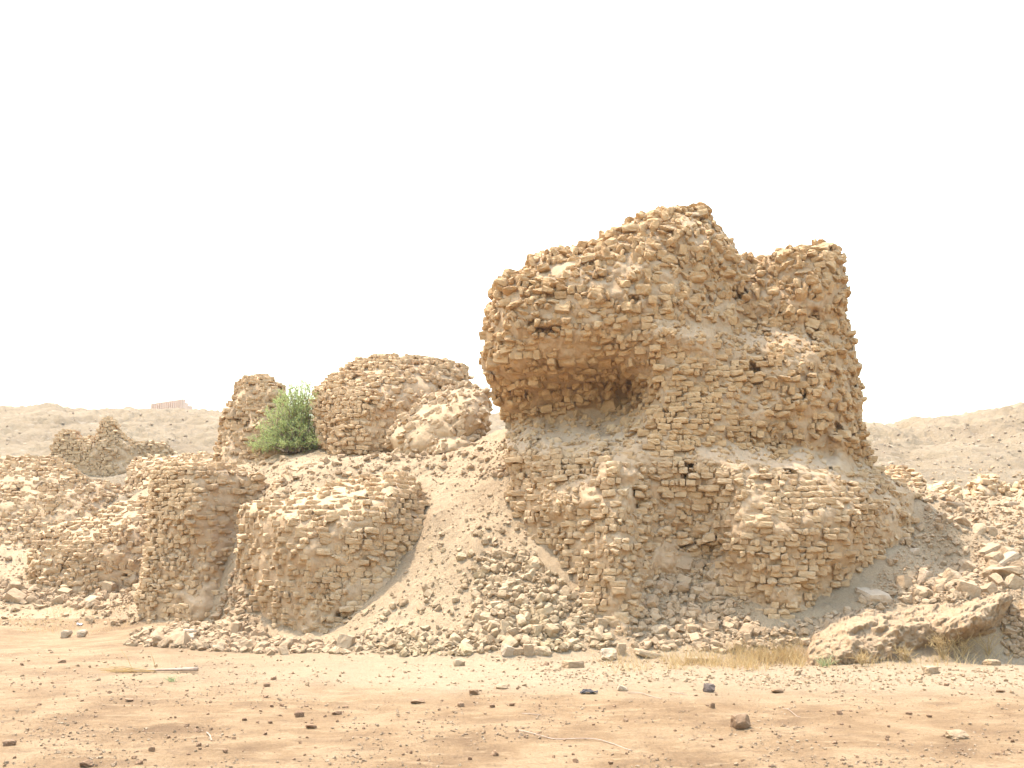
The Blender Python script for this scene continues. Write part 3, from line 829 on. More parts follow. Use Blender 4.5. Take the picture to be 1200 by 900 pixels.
HEAPS = [
 # polygon, count, size range, material, label, group
 ([(552,655),(600,642),(640,665),(690,715),(722,757),(640,768),(540,765),(524,748),(556,715)], 158, (0.13, 0.28), M_HEAP,
  'pale yellowish broken brick in the sunlit heap at the foot of the tallest ruin', 'broken bricks in the sunlit heap'),
 ([(745,690),(800,640),(845,690),(880,730),(900,760),(850,765),(770,762),(735,755)], 58, (0.15, 0.32), M_RUBBLE,
  'tan broken brick in the shaded heap inside the hollow of the tallest ruin', 'broken bricks in the shaded hollow'),
 ([(150,742),(230,730),(300,738),(330,752),(420,762),(330,768),(200,760),(150,757)], 38, (0.16, 0.42), M_RUBBLE,
  'pale broken brick in the rubble strip at the foot of the left stumps', 'broken bricks below the left stumps'),
 ([(0,680),(60,690),(150,685),(175,665),(170,700),(130,715),(60,712),(0,705)], 24, (0.2, 0.5), M_RUBBLE,
  'pale broken brick in the low rubble before the crumbling left wall', 'broken bricks before the crumbling wall'),
 ([(1050,690),(1120,675),(1195,650),(1200,690),(1130,704),(1060,708)], 24, (0.16, 0.38), M_RUBBLE,
  'pale broken brick in the rubble lying on top of the mud bank', 'broken bricks on the mud bank'),
]
scatter_r = np.random.default_rng(55)
for poly, cnt, (s0, s1), mat, label, group in HEAPS:
    q = in_poly(poly, cnt, scatter_r)
    pts, ok = drop(q[:, 0], q[:, 1])
    for p, good in zip(pts, ok):
        if not good: continue
        s = s0 + (s1 - s0) * scatter_r.random() ** 1.6
        size = (s, s * scatter_r.uniform(0.65, 1.0), s * scatter_r.uniform(0.5, 0.9))
        loose('broken_brick', (p[0], p[1], p[2] + size[2] * 0.28), size, (scatter_r.normal(0, 0.7), scatter_r.normal(0, 0.7), scatter_r.uniform(0, 6.28)), mat, label, 'broken brick', group)

def stuff_stones(name, q, s0, s1, mat, power=2.0, sink=0.25, tpl=None, flat=(0.4, 0.85), dmax=60):
    r = np.random.default_rng(abs(hash(name)) % 1000 if False else len(name) * 13 + len(q))
    pts, ok = drop(q[:, 0], q[:, 1], 5, dmax)
    pts = pts[ok]; n = len(pts)
    s = s0 + (s1 - s0) * r.random(n) ** power
    size = np.stack([s, s * r.uniform(0.6, 0.95, n), s * r.uniform(*flat, n)], -1)
    pts[:, 2] += size[:, 2] * sink
    R = euler_mats(r.normal(0, 0.5, n), r.normal(0, 0.5, n), r.uniform(0, 6.28, n))
    v, f, a = assemble(tpl or TPL_SOFT2, r.integers(0, 24, n), size, R, pts, np.clip(0.5 + 0.3 * r.normal(0, 1, n), 0, 1))
    o = link(name, new_mesh(name, v, f, mat, {'tint': a}))
    o['kind'] = 'stuff'
    return o

r = np.random.default_rng(77)
q = np.vstack([in_poly(HEAPS[0][0], 1500, r), in_poly([(590,560),(620,620),(640,680),(560,760),(340,765),(470,690),(520,620)], 350, r), in_poly([(335,766),(470,735),(560,770)], 420, r)])
stuff_stones('rubble', q, 0.03, 0.22, M_HEAP, 2.6)
q = np.vstack([in_poly(HEAPS[1][0], 700, r), in_poly([(735,640),(860,640),(900,760),(740,765)], 500, r), in_poly([(1000,720),(1090,600),(1200,580),(1200,700),(1050,712),(960,745)], 500, r),
               in_poly(HEAPS[4][0], 500, r), in_poly([(890,740),(1000,715),(1010,745),(900,765)], 260, r), in_poly([(590,500),(740,490),(700,522),(600,530)], 60, r)])
stuff_stones('rubble', q, 0.03, 0.22, M_RUBBLE, 2.4)
q = np.vstack([in_poly(HEAPS[2][0], 900, r), in_poly(HEAPS[3][0], 700, r), in_poly([(0,640),(60,640),(180,690),(160,735),(0,735)], 260, r), in_poly([(240,740),(300,620),(300,740)], 260, r), in_poly([(1170,720),(1200,705),(1215,770),(1180,772)], 160, r)])
stuff_stones('rubble', q, 0.04, 0.26, M_RUBBLE, 2.2)
q = np.vstack([in_poly([(260,545),(600,515),(600,560),(500,560),(400,560),(300,600)], 420, r), in_poly([(130,545),(260,530),(260,560),(150,600)], 260, r), in_poly([(1020,545),(1250,550),(1250,610),(1100,610)], 500, r)])
stuff_stones('rubble', q, 0.04, 0.24, M_RUBBLE, 2.6)
# fine debris on the slopes
q = np.vstack([in_poly([(590,540),(620,620),(660,700),(720,765),(330,768),(470,690),(500,560)], 2000, r), in_poly([(735,640),(860,640),(900,765),(740,765)], 1500, r), in_poly([(960,745),(1000,715),(1090,595),(1200,560),(1200,710),(1050,712)], 3600, r),
               in_poly([(260,545),(600,515),(600,560),(500,560),(400,560),(300,600)], 1500, r), in_poly([(150,757),(160,735),(300,630),(310,740),(420,765)], 1600, r), in_poly([(0,640),(60,640),(180,690),(160,735),(0,735)], 1200, r)])
stuff_stones('fine_debris', q, 0.012, 0.075, M_RUBBLE, 3.0)
# grit on the flat earth
q = np.vstack([in_poly([(0,760),(1200,775),(1200,815),(0,800)], 1100, r), in_poly([(560,770),(1200,785),(1200,806),(650,798)], 1500, r)])
stuff_stones('gravel', q, 0.012, 0.075, M_RUBBLE, 3.0)
q = in_poly([(0,765),(1200,800),(1200,900),(0,900)], 800, r)
stuff_stones('gravel', q, 0.008, 0.05, M_CLOD, 3.0)
q = in_poly([(0,765),(1200,798),(1200,900),(0,900)], 9000, r)
keep = fbm(np.stack([q[:, 0] * 0.012, q[:, 1] * 0.05, q[:, 0] * 0], -1), 3, 5) + r.normal(0, 0.12, len(q)) > 0.05
stuff_stones('gravel', q[keep], 0.008, 0.04, M_CRUMB, 2.5)


q = np.vstack([in_poly([(0,474),(255,484),(255,530),(0,530)], 160, r), in_poly([(1015,490),(1090,495),(1200,476),(1200,555),(1030,550)], 300, r)])
stuff_stones('hill_stones', q, 0.05, 0.26, M_HILLSTONE, 3.0, dmax=125)

# ------------------------------------------------------------------ single stones that stand out
def ground_at(px, py):
    p, ok = drop([px], [py], 4, 60)
    return p[0]
SINGLE_T = {}
def single(name, px, pyb, wpx, hpx, mat, label, cat, soft=False, rot=(0, 0, 0.4), depth=0.8, t=None, sink=0.12):
    """a stone with its foot at the photo point (px, pyb), wpx by hpx photo pixels large"""
    p = ground_at(px, pyb)
    k = p[1] / F
    w_, h_ = wpx * k, hpx * k
    if mat in (M_CLOD, M_BROWN) and wpx < 20: soft, sink = True, 0.25
    tpl = TPL_SOFT3 if soft else TPL_CHUNK
    t = random.randrange(24) if t is None else t
    key = (soft, t, mat.name)
    if key not in SINGLE_T:
        SINGLE_T[key] = new_mesh(name, tpl[0][t], tpl[1], mat, {'tint': np.full(len(tpl[1]), 0.5)})
    o = link(name, SINGLE_T[key])
    o.scale = (w_, w_ * depth, h_ * 1.1)
    o.rotation_euler = rot
    o.location = (float(p[0]), float(p[1] + w_ * depth * 0.4), float(p[2] + h_ * (0.5 - sink)))
    return tag(o, label, cat)
M_DARKROCK = earth_material('dark_rock', [(0, (0.085, 0.066, 0.052)), (0.5, (0.13, 0.10, 0.08)), (1, (0.18, 0.142, 0.112))], (0.22, 0.17, 0.125), 0.5)
M_PALE = earth_material('pale_brick', [(0, (0.36, 0.265, 0.165)), (0.5, (0.43, 0.33, 0.215)), (1, (0.48, 0.385, 0.27))], (0.45, 0.355, 0.24), 0.4)
M_BROWN = earth_material('brown_clod', [(0, (0.17, 0.10, 0.055)), (0.5, (0.23, 0.145, 0.08)), (1, (0.28, 0.18, 0.105))], (0.32, 0.23, 0.14), 0.5)
S = single
S('stone', 871, 855, 23, 18, M_BROWN, 'squarish brown mud brick piece alone on the bare foreground earth, largest there', 'stone', rot=(0.1, -0.08, 0.35), t=1)
S('stone', 832, 812, 14, 11, M_DARKROCK, 'small dark grey rock standing on the pale gravel strip', 'stone', rot=(0, 0.1, 0.2), t=4, soft=True)
S('broken_brick', 1028, 709, 34, 17, M_PALE, 'biggest pale block on the right slope, flat-topped, at the shadow edge above the mud bank', 'broken brick', rot=(0.25, 0.05, 0.3), t=7, depth=1.0)
S('broken_brick', 1086, 685, 14, 17, M_PALE, 'pale wedge-shaped brick standing upright on the right slope', 'broken brick', rot=(0.2, 0.25, 0.5), t=9)
S('broken_brick', 1065, 641, 10, 13, M_RUBBLE, 'tan brick standing on edge at the shadow line of the right slope', 'broken brick', rot=(0.15, -0.3, 0.2), t=2)
S('broken_brick', 1072, 650, 15, 8, M_PALE, 'pale flat brick lying just below the one on edge on the right slope', 'broken brick', rot=(0.1, -0.15, 0.2), t=11)
S('broken_brick', 1149, 627, 22, 9, M_RUBBLE, 'slanted thin brick slab sticking out high on the right slope', 'broken brick', rot=(0.1, -0.9, 0.1), t=5)
S('broken_brick', 1129, 617, 18, 12, M_RUBBLE, 'rounded tan lump beside the slanted slab high on the right slope', 'broken brick', soft=True, t=3)
S('broken_brick', 1162, 628, 16, 12, M_RUBBLE, 'angular tan lump right of the slanted slab high on the right slope', 'broken brick', t=8)
S('broken_brick', 1162, 650, 26, 10, M_RUBBLE, 'long tan brick lying at a slant midway up the right slope', 'broken brick', rot=(0.1, -0.4, 0.2), t=12)
S('broken_brick', 1180, 662, 34, 9, M_PALE, 'longest thin pale slab slanting above the rubble on the mud bank', 'broken brick', rot=(0.1, -0.55, 0.1), t=13, depth=0.5)
S('broken_brick', 1182, 681, 40, 19, M_RUBBLE, 'broad tan lump at the right edge above the mud bank', 'broken brick', soft=True, rot=(0, -0.15, 0.2), t=6)
S('broken_brick', 1187, 594, 14, 6, M_PALE, 'whitish flat brick on the sunlit top of the right slope', 'broken brick', rot=(0, 0, 0.2), t=3)
S('broken_brick', 1120, 596, 20, 7, M_PALE, 'whitish flat slab lying below the collapsed slabs at the top of the right slope', 'broken brick', rot=(0, 0.1, -0.2), t=10)
S('broken_brick', 595, 769, 17, 13, M_PALE, 'whitest three-cornered brick at the front edge of the sunlit heap', 'broken brick', rot=(0.2, 0.35, 0.6), t=7)
S('broken_brick', 607, 768, 15, 9, M_RUBBLE, 'flat tan brick right of the whitest one at the heap edge', 'broken brick', t=14, rot=(0, 0, .1))
S('broken_brick', 619, 769, 12, 15, M_RUBBLE, 'tan brick standing upright at the front edge of the sunlit heap', 'broken brick', t=15, rot=(0, 0, .2))
S('broken_brick', 635, 768, 22, 10, M_RUBBLE, 'long flat brick ending the row at the front edge of the sunlit heap', 'broken brick', t=16, rot=(0, 0.05, 0.1))
S('stone', 714, 774, 18, 14, M_PALE, 'pale rounded stone at the right foot of the sunlit heap', 'stone', soft=True, t=17)
S('stone', 728, 768, 10, 14, M_RUBBLE, 'tan upright stone just right of the pale rounded one', 'stone', t=18)
S('broken_brick', 760, 771, 34, 8, M_RUBBLE, 'long tan slab lying tilted before the shaded hollow', 'broken brick', t=19, rot=(0, 0.25, 0.2))
S('broken_brick', 823, 776, 34, 5, M_PALE, 'thin whitish slab lying in the dry grass strip', 'broken brick', t=20, rot=(0, 0, 0.05), depth=0.5)
S('broken_brick', 538, 781, 15, 9, M_RUBBLE, 'tan brick alone on the pale earth before the sunlit heap', 'broken brick', t=21, rot=(0, 0, 0.3))
S('broken_brick', 588, 808, 14, 6, M_RUBBLE, 'thin tan brick lying square to the view, middle of the flat earth', 'broken brick', t=1, rot=(0, 0, 0))
S('stone', 555, 815, 11, 8, M_BROWN, 'small brown cube-like clod left of the thin tan brick', 'stone', t=2, rot=(0, 0, 0.1))
S('stone', 489, 825, 16, 6, M_BROWN, 'flat brown clod left of the cube-like clod', 'stone', t=3, rot=(0, -0.1, 0.2))
S('stone', 672, 783, 24, 9, M_RUBBLE, 'tan double-humped stone below the pale rounded one', 'stone', t=4)
S('stone', 350, 841, 11, 8, M_CLOD, 'dark clod with blunt corners in the left foreground, above a flatter one', 'stone', t=5)
S('stone', 364, 855, 13, 6, M_CLOD, 'flatter reddish clod just below the blunt dark clod', 'stone', t=6, soft=True)
S('stone', 394, 838, 12, 6, M_CLOD, 'dark flat clod right of the blunt dark clod', 'stone', t=7)
S('stone', 150, 823, 10, 5, M_CLOD, 'dark oval clod below the dead palm stem', 'stone', t=8, soft=True)
S('stone', 9, 875, 14, 8, M_CLOD, 'dark brown clod at the lower left corner', 'stone', t=5, soft=True)
S('stone', 99, 900, 14, 9, M_CLOD, 'reddish clod at the bottom edge on the left', 'stone', t=3, soft=True)
S('stone', 177, 882, 7, 7, M_CLOD, 'round dark clod, upper one of three near the bottom edge', 'stone', t=11, soft=True)
S('stone', 162, 896, 9, 6, M_CLOD, 'brown clod, lower right one of three near the bottom edge', 'stone', t=12, soft=True)
S('stone', 156, 891, 6, 5, M_CLOD, 'smallest of three clods near the bottom edge', 'stone', t=13, soft=True)
S('stone', 71, 777, 9, 5, M_CLOD, 'dark clod upper left of the dead palm stem', 'stone', t=14, soft=True)
S('stone', 76, 748, 13, 11, M_PALE, 'tan boulder, left one of a pair before the tall left stump', 'stone', t=15, soft=True)
S('stone', 95, 747, 13, 9, M_PALE, 'tan boulder, right one of a pair before the tall left stump', 'stone', t=16, soft=True)
S('broken_brick', 215, 752, 22, 8, M_PALE, 'pale slab in front of the tall left stump, foremost in the strip', 'broken brick', t=17, rot=(0, -0.2, 0.2))
S('broken_brick', 218, 746, 22, 8, M_PALE, 'pale flat-topped slab just behind the foremost slab of the strip', 'broken brick', t=18, rot=(0, 0, 0.2))
S('stone', 937, 791, 9, 7, M_RUBBLE, 'tan rounded stone below the left end of the mud bank', 'stone', t=18, soft=True)
S('stone', 912, 813, 14, 6, M_BROWN, 'brown flat clod left of centre between the dark rock and the mud bank', 'stone', t=19)
S('stone', 835, 831, 6, 8, M_BROWN, 'small upright brown clod above the squarish brown piece', 'stone', t=20)
S('stone', 734, 846, 6, 5, M_BROWN, 'tiny round brown clod left of the squarish brown piece', 'stone', t=21, soft=True)
S('stone', 730, 810, 12, 6, M_PALE, 'pale sloping stone left of the dark grey rock', 'stone', t=22, rot=(0, 0.4, 0))
S('stone', 1092, 790, 16, 9, M_RUBBLE, 'tan stone pair-like lump below the middle of the mud bank', 'stone', t=23)
S('stone', 1063, 775, 14, 10, M_PALE, 'pale stone in front of the mud bank hollow', 'stone', t=2, soft=True)
S('stone', 1126, 867, 26, 9, M_BANK, 'low pale lump of dried mud in the right foreground', 'stone', t=4, soft=True)
S('stone', 1174, 812, 9, 4, M_BROWN, 'small flat brown clod at the far right of the pale strip', 'stone', t=6, soft=True)
S('stone', 1165, 780, 18, 7, M_RUBBLE, 'flat tan stone below the right end of the mud bank', 'stone', t=8)
for px, py, wp in [(45,827,5),(127,813,5),(197,866,5),(311,818,7),(305,834,5),(218,853,6),(232,875,7),(263,883,7),(274,867,5),(286,845,6),(310,862,6),(316,848,6),(312,805,7),(320,797,7),(343,790,5),(318,829,6),(330,828,5),(205,842,4),
                   (230,859,8),(243,838,4),(405,830,6),(577,830,7),(600,828,7),(540,829,8),(580,886,10),(675,895,7),(672,886,5),(845,868,5),(716,896,6),(979,872,6),(1040,868,5),(985,838,8),(1170,885,6),(640,780,7),(870,893,4),(1110,804,6),(1066,838,7),(1090,841,6),(60,861,4),(25,780,5)]:
    tag(S('earth_clod', px, py, wp, wp * random.uniform(0.55, 0.8), M_CLOD, 'little dark earth clod lying loose on the bare foreground', 'earth clod', soft=True, t=random.randrange(6), rot=(0, 0, random.uniform(0, 6))), group='little clods on the foreground')

# ------------------------------------------------------------------ tubes, blades, leaves
def tube(pts, radii, n=5):
    pts = np.asarray(pts, float); radii = np.asarray(radii, float)
    tang = np.gradient(pts, axis=0); tang /= np.linalg.norm(tang, axis=1)[:, None] + 1e-9
    ref = np.array([0.31, 0.2, 0.93])
    u = np.cross(tang, ref); u /= np.linalg.norm(u, axis=1)[:, None] + 1e-9
    v = np.cross(tang, u)
    a = np.arange(n) * 2 * math.pi / n
    ring = pts[:, None] + radii[:, None, None] * (np.cos(a)[None, :, None] * u[:, None] + np.sin(a)[None, :, None] * v[:, None])
    V = ring.reshape(-1, 3); m = len(pts)
    i = np.arange(m - 1)[:, None] * n; j = np.arange(n)[None]; j2 = (j + 1) % n
    f = np.stack([i + j, i + j2, i + n + j2, i + n + j], -1).reshape(-1, 4)
    return V, f

def join2(parts):
    V, Fs, off = [], [], 0
    for v, f in parts:
        V.append(v); Fs.append(f + off); off += len(v)
    return np.concatenate(V), np.concatenate(Fs)

def blades(base, tip, width, bend, r):
    """thin bent strips from base to tip (N,3 each)"""
    n = len(base)
    ax = tip - base
    side = np.cross(ax, r.normal(0, 1, (n, 3))); side /= np.linalg.norm(side, axis=1)[:, None] + 1e-9
    mid = (base + tip) / 2 + bend
    w = np.broadcast_to(np.asarray(width, float), (n,))[:, None]
    V = np.stack([base - side * w / 2, base + side * w / 2, mid - side * w * 0.4, mid + side * w * 0.4, tip - side * w * 0.08, tip + side * w * 0.08], 1)
    k = (np.arange(n) * 6)[:, None, None]
    f = k + np.array([[0, 1, 3, 2], [2, 3, 5, 4]])[None]
    return V.reshape(-1, 3), f.reshape(-1, 4)

def leaf_material(name, stops, trans=0.4):
    m, nt, b = nodes(name)
    at = N(nt, 'ShaderNodeAttribute', attribute_name='tint').outputs['Fac']
    c = ramp(nt, at, stops)
    nt.links.new(c, b.inputs['Base Color'])
    b.inputs['Roughness'].default_value = 0.7
    tr = nt.nodes.new('ShaderNodeBsdfTranslucent'); nt.links.new(c, tr.inputs['Color'])
    mx = nt.nodes.new('ShaderNodeMixShader'); mx.inputs[0].default_value = trans
    nt.links.new(b.outputs[0], mx.inputs[1]); nt.links.new(tr.outputs[0], mx.inputs[2])
    nt.links.new(mx.outputs[0], nt.nodes['Material Output'].inputs['Surface'])
    return m
M_LEAF = leaf_material('feathery_leaves', [(0, (0.22, 0.235, 0.10)), (0.5, (0.31, 0.36, 0.13)), (1, (0.42, 0.46, 0.19))], 0.45)
M_STRAW = leaf_material('straw', [(0, (0.36, 0.235, 0.10)), (0.5, (0.48, 0.335, 0.155)), (1, (0.55, 0.42, 0.24))], 0.4)
M_WEED = leaf_material('pale_weed', [(0, (0.22, 0.24, 0.11)), (0.5, (0.28, 0.31, 0.15)), (1, (0.36, 0.37, 0.2))], 0.4)
M_STEM = plain_material('grey_brown_stem', (0.2, 0.14, 0.09), (0.3, 0.22, 0.15))
M_WOOD = plain_material('bleached_stem', (0.27, 0.185, 0.13), (0.38, 0.285, 0.215), 14)

# ------------------------------------------------------------------ the green bush
r = np.random.default_rng(31)
BP = ground_at(348, 533)
BD = float(BP[1]) + 0.5
BP = np.array([(348 - 600) * BD / F, BD, 0.0]); BP[2] = ter_z(BP[:1], BP[1:2])[0]
bush = tag(empty('bush', BP), 'bright green feathery bush growing between the brick pillar and the rounded block', 'bush')
crown = [(294,538),(291,522),(299,503),(305,488),(318,476),(330,458),(345,452),(354,443),(364,452),(371,451),(372,475),(376,500),(382,530),(360,540),(330,542)]
nsh = 230
tp = in_poly(crown, nsh, r)
# more of the shoot tips near the outline
td = r.normal(0, 0.55, nsh)
stem_parts, twig_b, twig_t = [], [], []
for (px, py), dd in zip(tp, td):
    tip = P(px, py, BD + dd)
    b0 = BP + np.array([r.normal(0, 0.22), r.normal(0, 0.2), -0.05])
    tip[2] = max(tip[2], BP[2] + 0.15)
    ctrl = b0 * 0.45 + tip * 0.55; ctrl[2] = b0[2] + (tip[2] - b0[2]) * 0.8 + 0.12
    t = np.linspace(0, 1, 9)[:, None]
    c = (1 - t) ** 2 * b0 + 2 * t * (1 - t) * ctrl + t ** 2 * tip
    c += 0.03 * r.normal(0, 1, c.shape) * t
    stem_parts.append(tube(c, np.linspace(0.018, 0.005, 9), 3))
    nt_ = 20
    tt = r.uniform(0.3, 1.0, nt_) ** 0.8
    bpts = np.stack([np.interp(tt, t[:, 0], c[:, k]) for k in range(3)], -1)
    dirv = r.normal(0, 1, (nt_, 3)) + (tip - b0) / (np.linalg.norm(tip - b0) + 1e-6) * 1.1 + np.array([0, 0, 0.15])
    dirv /= np.linalg.norm(dirv, axis=1)[:, None]
    twig_b.append(bpts); twig_t.append(bpts + dirv * r.uniform(0.10, 0.30, nt_)[:, None])
tb, tt_ = np.concatenate(twig_b), np.concatenate(twig_t)
v, f = join2(stem_parts)
place_child(link('stems', new_mesh('stems', v, f, M_STEM)), bush)
nl = 8
fr = r.uniform(0.1, 1, (len(tb), nl, 1))
lb = (tb[:, None] * (1 - fr) + tt_[:, None] * fr).reshape(-1, 3)
ax = np.repeat(tt_ - tb, nl, 0); ax /= np.linalg.norm(ax, axis=1)[:, None]
ld = ax * 0.6 + r.normal(0, 0.55, lb.shape); ld /= np.linalg.norm(ld, axis=1)[:, None]
v, f = blades(lb, lb + ld * r.uniform(0.035, 0.075, len(lb))[:, None], r.uniform(0.012, 0.022, len(lb)), r.normal(0, 0.004, lb.shape), r)
a = np.clip(0.5 + 0.5 * fbm(lb * 2.2, 3, 5) + 0.2 * r.normal(0, 1, len(lb)), 0, 1)
place_child(link('foliage', new_mesh('foliage', v, f, M_LEAF, {'tint': np.repeat(a, 2)})), bush)

# ------------------------------------------------------------------ dry grass
def grass_patch(name, q, h0, h1, lean, width, seed, kind='stuff'):
    r = np.random.default_rng(seed)
    pts, ok = drop(q[:, 0], q[:, 1]); pts = pts[ok]
    pts = pts[vnoise(pts * 1.9, seed + 2) + r.normal(0, 0.25, len(pts)) > -0.2]; n = len(pts)
    h = r.uniform(h0, h1, n) * (0.6 + 0.5 * np.clip(vnoise(pts * 1.5, seed) + 0.6, 0, 1.4))
    tip = pts + np.stack([r.normal(0, lean, n) * h, r.normal(0, lean, n) * h, h], -1)
    v, f = blades(pts - np.array([0, 0, 0.02]), tip, width, r.normal(0, 0.03, pts.shape), r)
    a = np.clip(r.normal(0.5, 0.25, n), 0, 1)
    o = link(name, new_mesh(name, v, f, M_STRAW, {'tint': np.repeat(a, 2)}))
    o['kind'] = kind
    return o
r = np.random.default_rng(91)
q = np.vstack([in_poly([(770,775),(800,768),(860,766),(935,768),(945,784),(860,788),(790,786)], 3600, r), in_poly([(690,775),(780,770),(790,786),(720,790)], 260, r),
               in_poly([(860,760),(945,755),(945,784),(860,786)], 700, r), in_poly([(940,776),(1180,770),(1200,780),(960,786)], 400, r)])
grass_patch('dry_grass', q, 0.08, 0.34, 0.45, 0.007, 5)
q = np.vstack([in_poly([(0,708),(150,708),(160,735),(100,745),(0,740)], 1400, r), in_poly([(1185,720),(1200,700),(1200,770),(1180,772)], 300, r)])
grass_patch('dry_grass', q, 0.03, 0.14, 0.7, 0.008, 6)
def dry_shrub(px, py, h, n, label, seed):
    r = np.random.default_rng(seed)
    p = ground_at(px, py)
    root = tag(empty('dry_shrub', p), label, 'dry shrub', 'dry shrubs before the mud bank')
    parts, tb_, tt_ = [], [], []
    for k in range(n):
        az = r.uniform(0, 6.28); sp = r.uniform(0.15, 0.9)
        tip = p + np.array([math.cos(az) * sp * h, math.sin(az) * sp * h * 0.6 - 0.1 * h, h * r.uniform(0.5, 1)])
        t = np.linspace(0, 1, 6)[:, None]
        ctrl = p * 0.5 + tip * 0.5 + np.array([0, 0, 0.25 * h])
        c = (1 - t) ** 2 * p + 2 * t * (1 - t) * ctrl + t * t * tip + r.normal(0, 0.012, (6, 3)) * t
        parts.append(tube(c, np.linspace(0.006, 0.003, 6), 3))
        m = 7
        u = r.uniform(0.3, 1, m)
        b = np.stack([np.interp(u, t[:, 0], c[:, i]) for i in range(3)], -1)
        tb_.append(b); tt_.append(b + r.normal(0, 0.07, (m, 3)) + np.array([0, 0, 0.05]))
    b, t = np.concatenate(tb_), np.concatenate(tt_)
    parts.append(blades(b, t, 0.007, np.zeros_like(b), r))
    v, f = join2(parts)
    place_child(link('stems', new_mesh('stems', v, f, M_STRAW, {'tint': np.clip(r.normal(0.6, 0.2, len(f)), 0, 1)})), root)
dry_shrub(1062, 776, 0.3, 16, 'low straw-coloured dry shrub, leftmost before the mud bank hollow', 1)
dry_shrub(1105, 773, 0.5, 24, 'tallest straw-coloured dry shrub before the middle of the mud bank', 2)
dry_shrub(1128, 771, 0.38, 15, 'straw-coloured dry shrub between the tallest one and the dark hollow', 3)
dry_shrub(1158, 769, 0.45, 12, 'thin straggling dry shrub in front of the dark hollow of the mud bank', 4)
dry_shrub(1010, 781, 0.22, 18, 'tiny dry shrub before the left part of the mud bank', 5)

def weed(px, py, h, n, label, seed):
    r = np.random.default_rng(seed); p = ground_at(px, py)
    b = p + r.normal(0, 0.03, (n, 3)) * np.array([1, 1, 0]); t = b + np.stack([r.normal(0, .5, n) * h, r.normal(0, .5, n) * h, r.uniform(.4, 1, n) * h], -1)
    v, f = blades(b, t, 0.014, r.normal(0, 0.01, b.shape), r)
    tag(link('weed', new_mesh('weed', v, f, M_WEED, {'tint': np.repeat(np.clip(r.normal(.8, .2, n), 0, 1), 2)})), label, 'weed')
weed(201, 799, 0.10, 40, 'tiny pale green weed on the earth below the dead palm stem', 1)
weed(967, 782, 0.28, 40, 'small pale green weed against the left end of the mud bank', 2)

# ------------------------------------------------------------------ dead palm stem, stalks, litter
pa, pb = ground_at(150, 788), ground_at(231, 789)
r = np.random.default_rng(12)
frond = tag(empty('palm_frond', (pa + pb) / 2), 'dead bleached palm stem with frayed left end lying on the flat earth', 'palm frond')
t = np.linspace(0, 1, 14)[:, None]
c = pa * (1 - t) + pb * t + np.array([0, 0, 1]) * (0.03 + 0.035 * t ** 2) + np.array([0, 0.06, 0]) * np.sin(3 * t)
rad = 0.014 + 0.026 * t[:, 0] ** 1.5
v, f = tube(c, rad, 8)
m_ = len(v); cap = np.array([[m_ - 8, m_ - 7, m_ - 6, m_ - 5], [m_ - 8, m_ - 5, m_ - 4, m_ - 1], [m_ - 4, m_ - 3, m_ - 2, m_ - 1]])
place_child(link('stem', new_mesh('stem', v, np.vstack([f, cap]), M_WOOD, smooth=True)), frond)
n = 60
b = pa + np.stack([r.uniform(-0.05, 0.5, n), r.normal(0, 0.03, n), r.uniform(0.01, 0.04, n)], -1)
tp_ = b + np.stack([-r.uniform(0.15, 0.6, n), r.normal(0, 0.1, n), r.uniform(-0.01, 0.07, n)], -1)
tp_[:, 2] = np.maximum(tp_[:, 2], 0.01)
tp_[:2] = b[:2] + np.array([[-0.25, 0, 0.42], [-0.12, 0.05, 0.3]])
v, f = blades(b, tp_, 0.012, r.normal(0, 0.015, b.shape), r)
place_child(link('leaf_strips', new_mesh('leaf_strips', v, f, M_STRAW, {'tint': np.repeat(r.random(n) * 0.6, 2)})), frond)

def stalk(pxs, label, rad=0.006):
    pts = np.array([ground_at(a, b) + np.array([0, 0, 0.012]) for a, b in pxs])
    u = np.linspace(0, len(pts) - 1, 18)
    c = np.stack([np.interp(u, np.arange(len(pts)), pts[:, k]) for k in range(3)], -1)
    c[:, 2] += 0.008 * np.sin(u * 2.1)
    v, f = tube(c, np.full(18, rad), 5)
    tag(link('dry_stalk', new_mesh('dry_stalk', v, f, M_WOOD)), label, 'dry stalk')
stalk([(607,857),(630,863),(648,867),(670,867),(700,869),(722,874),(740,881)], 'longest whitish dry stalk lying curved on the foreground earth')
stalk([(735,813),(752,814),(765,817),(775,820)], 'short whitish dry stalk curved on the earth left of the dark grey rock')
stalk([(612,838),(622,839),(634,839)], 'small straight dry stalk above the longest curved one')
stalk([(242,860),(246,864),(248,870)], 'little bent white stalk in the left foreground', 0.008)
stalk([(918,832),(925,834),(934,840),(938,842)], 'faint thin dry stalk right of the squarish brown piece', 0.005)
stalk([(785,812),(795,814),(806,815)], 'tiny pale twig just left of the dark grey rock', 0.005)

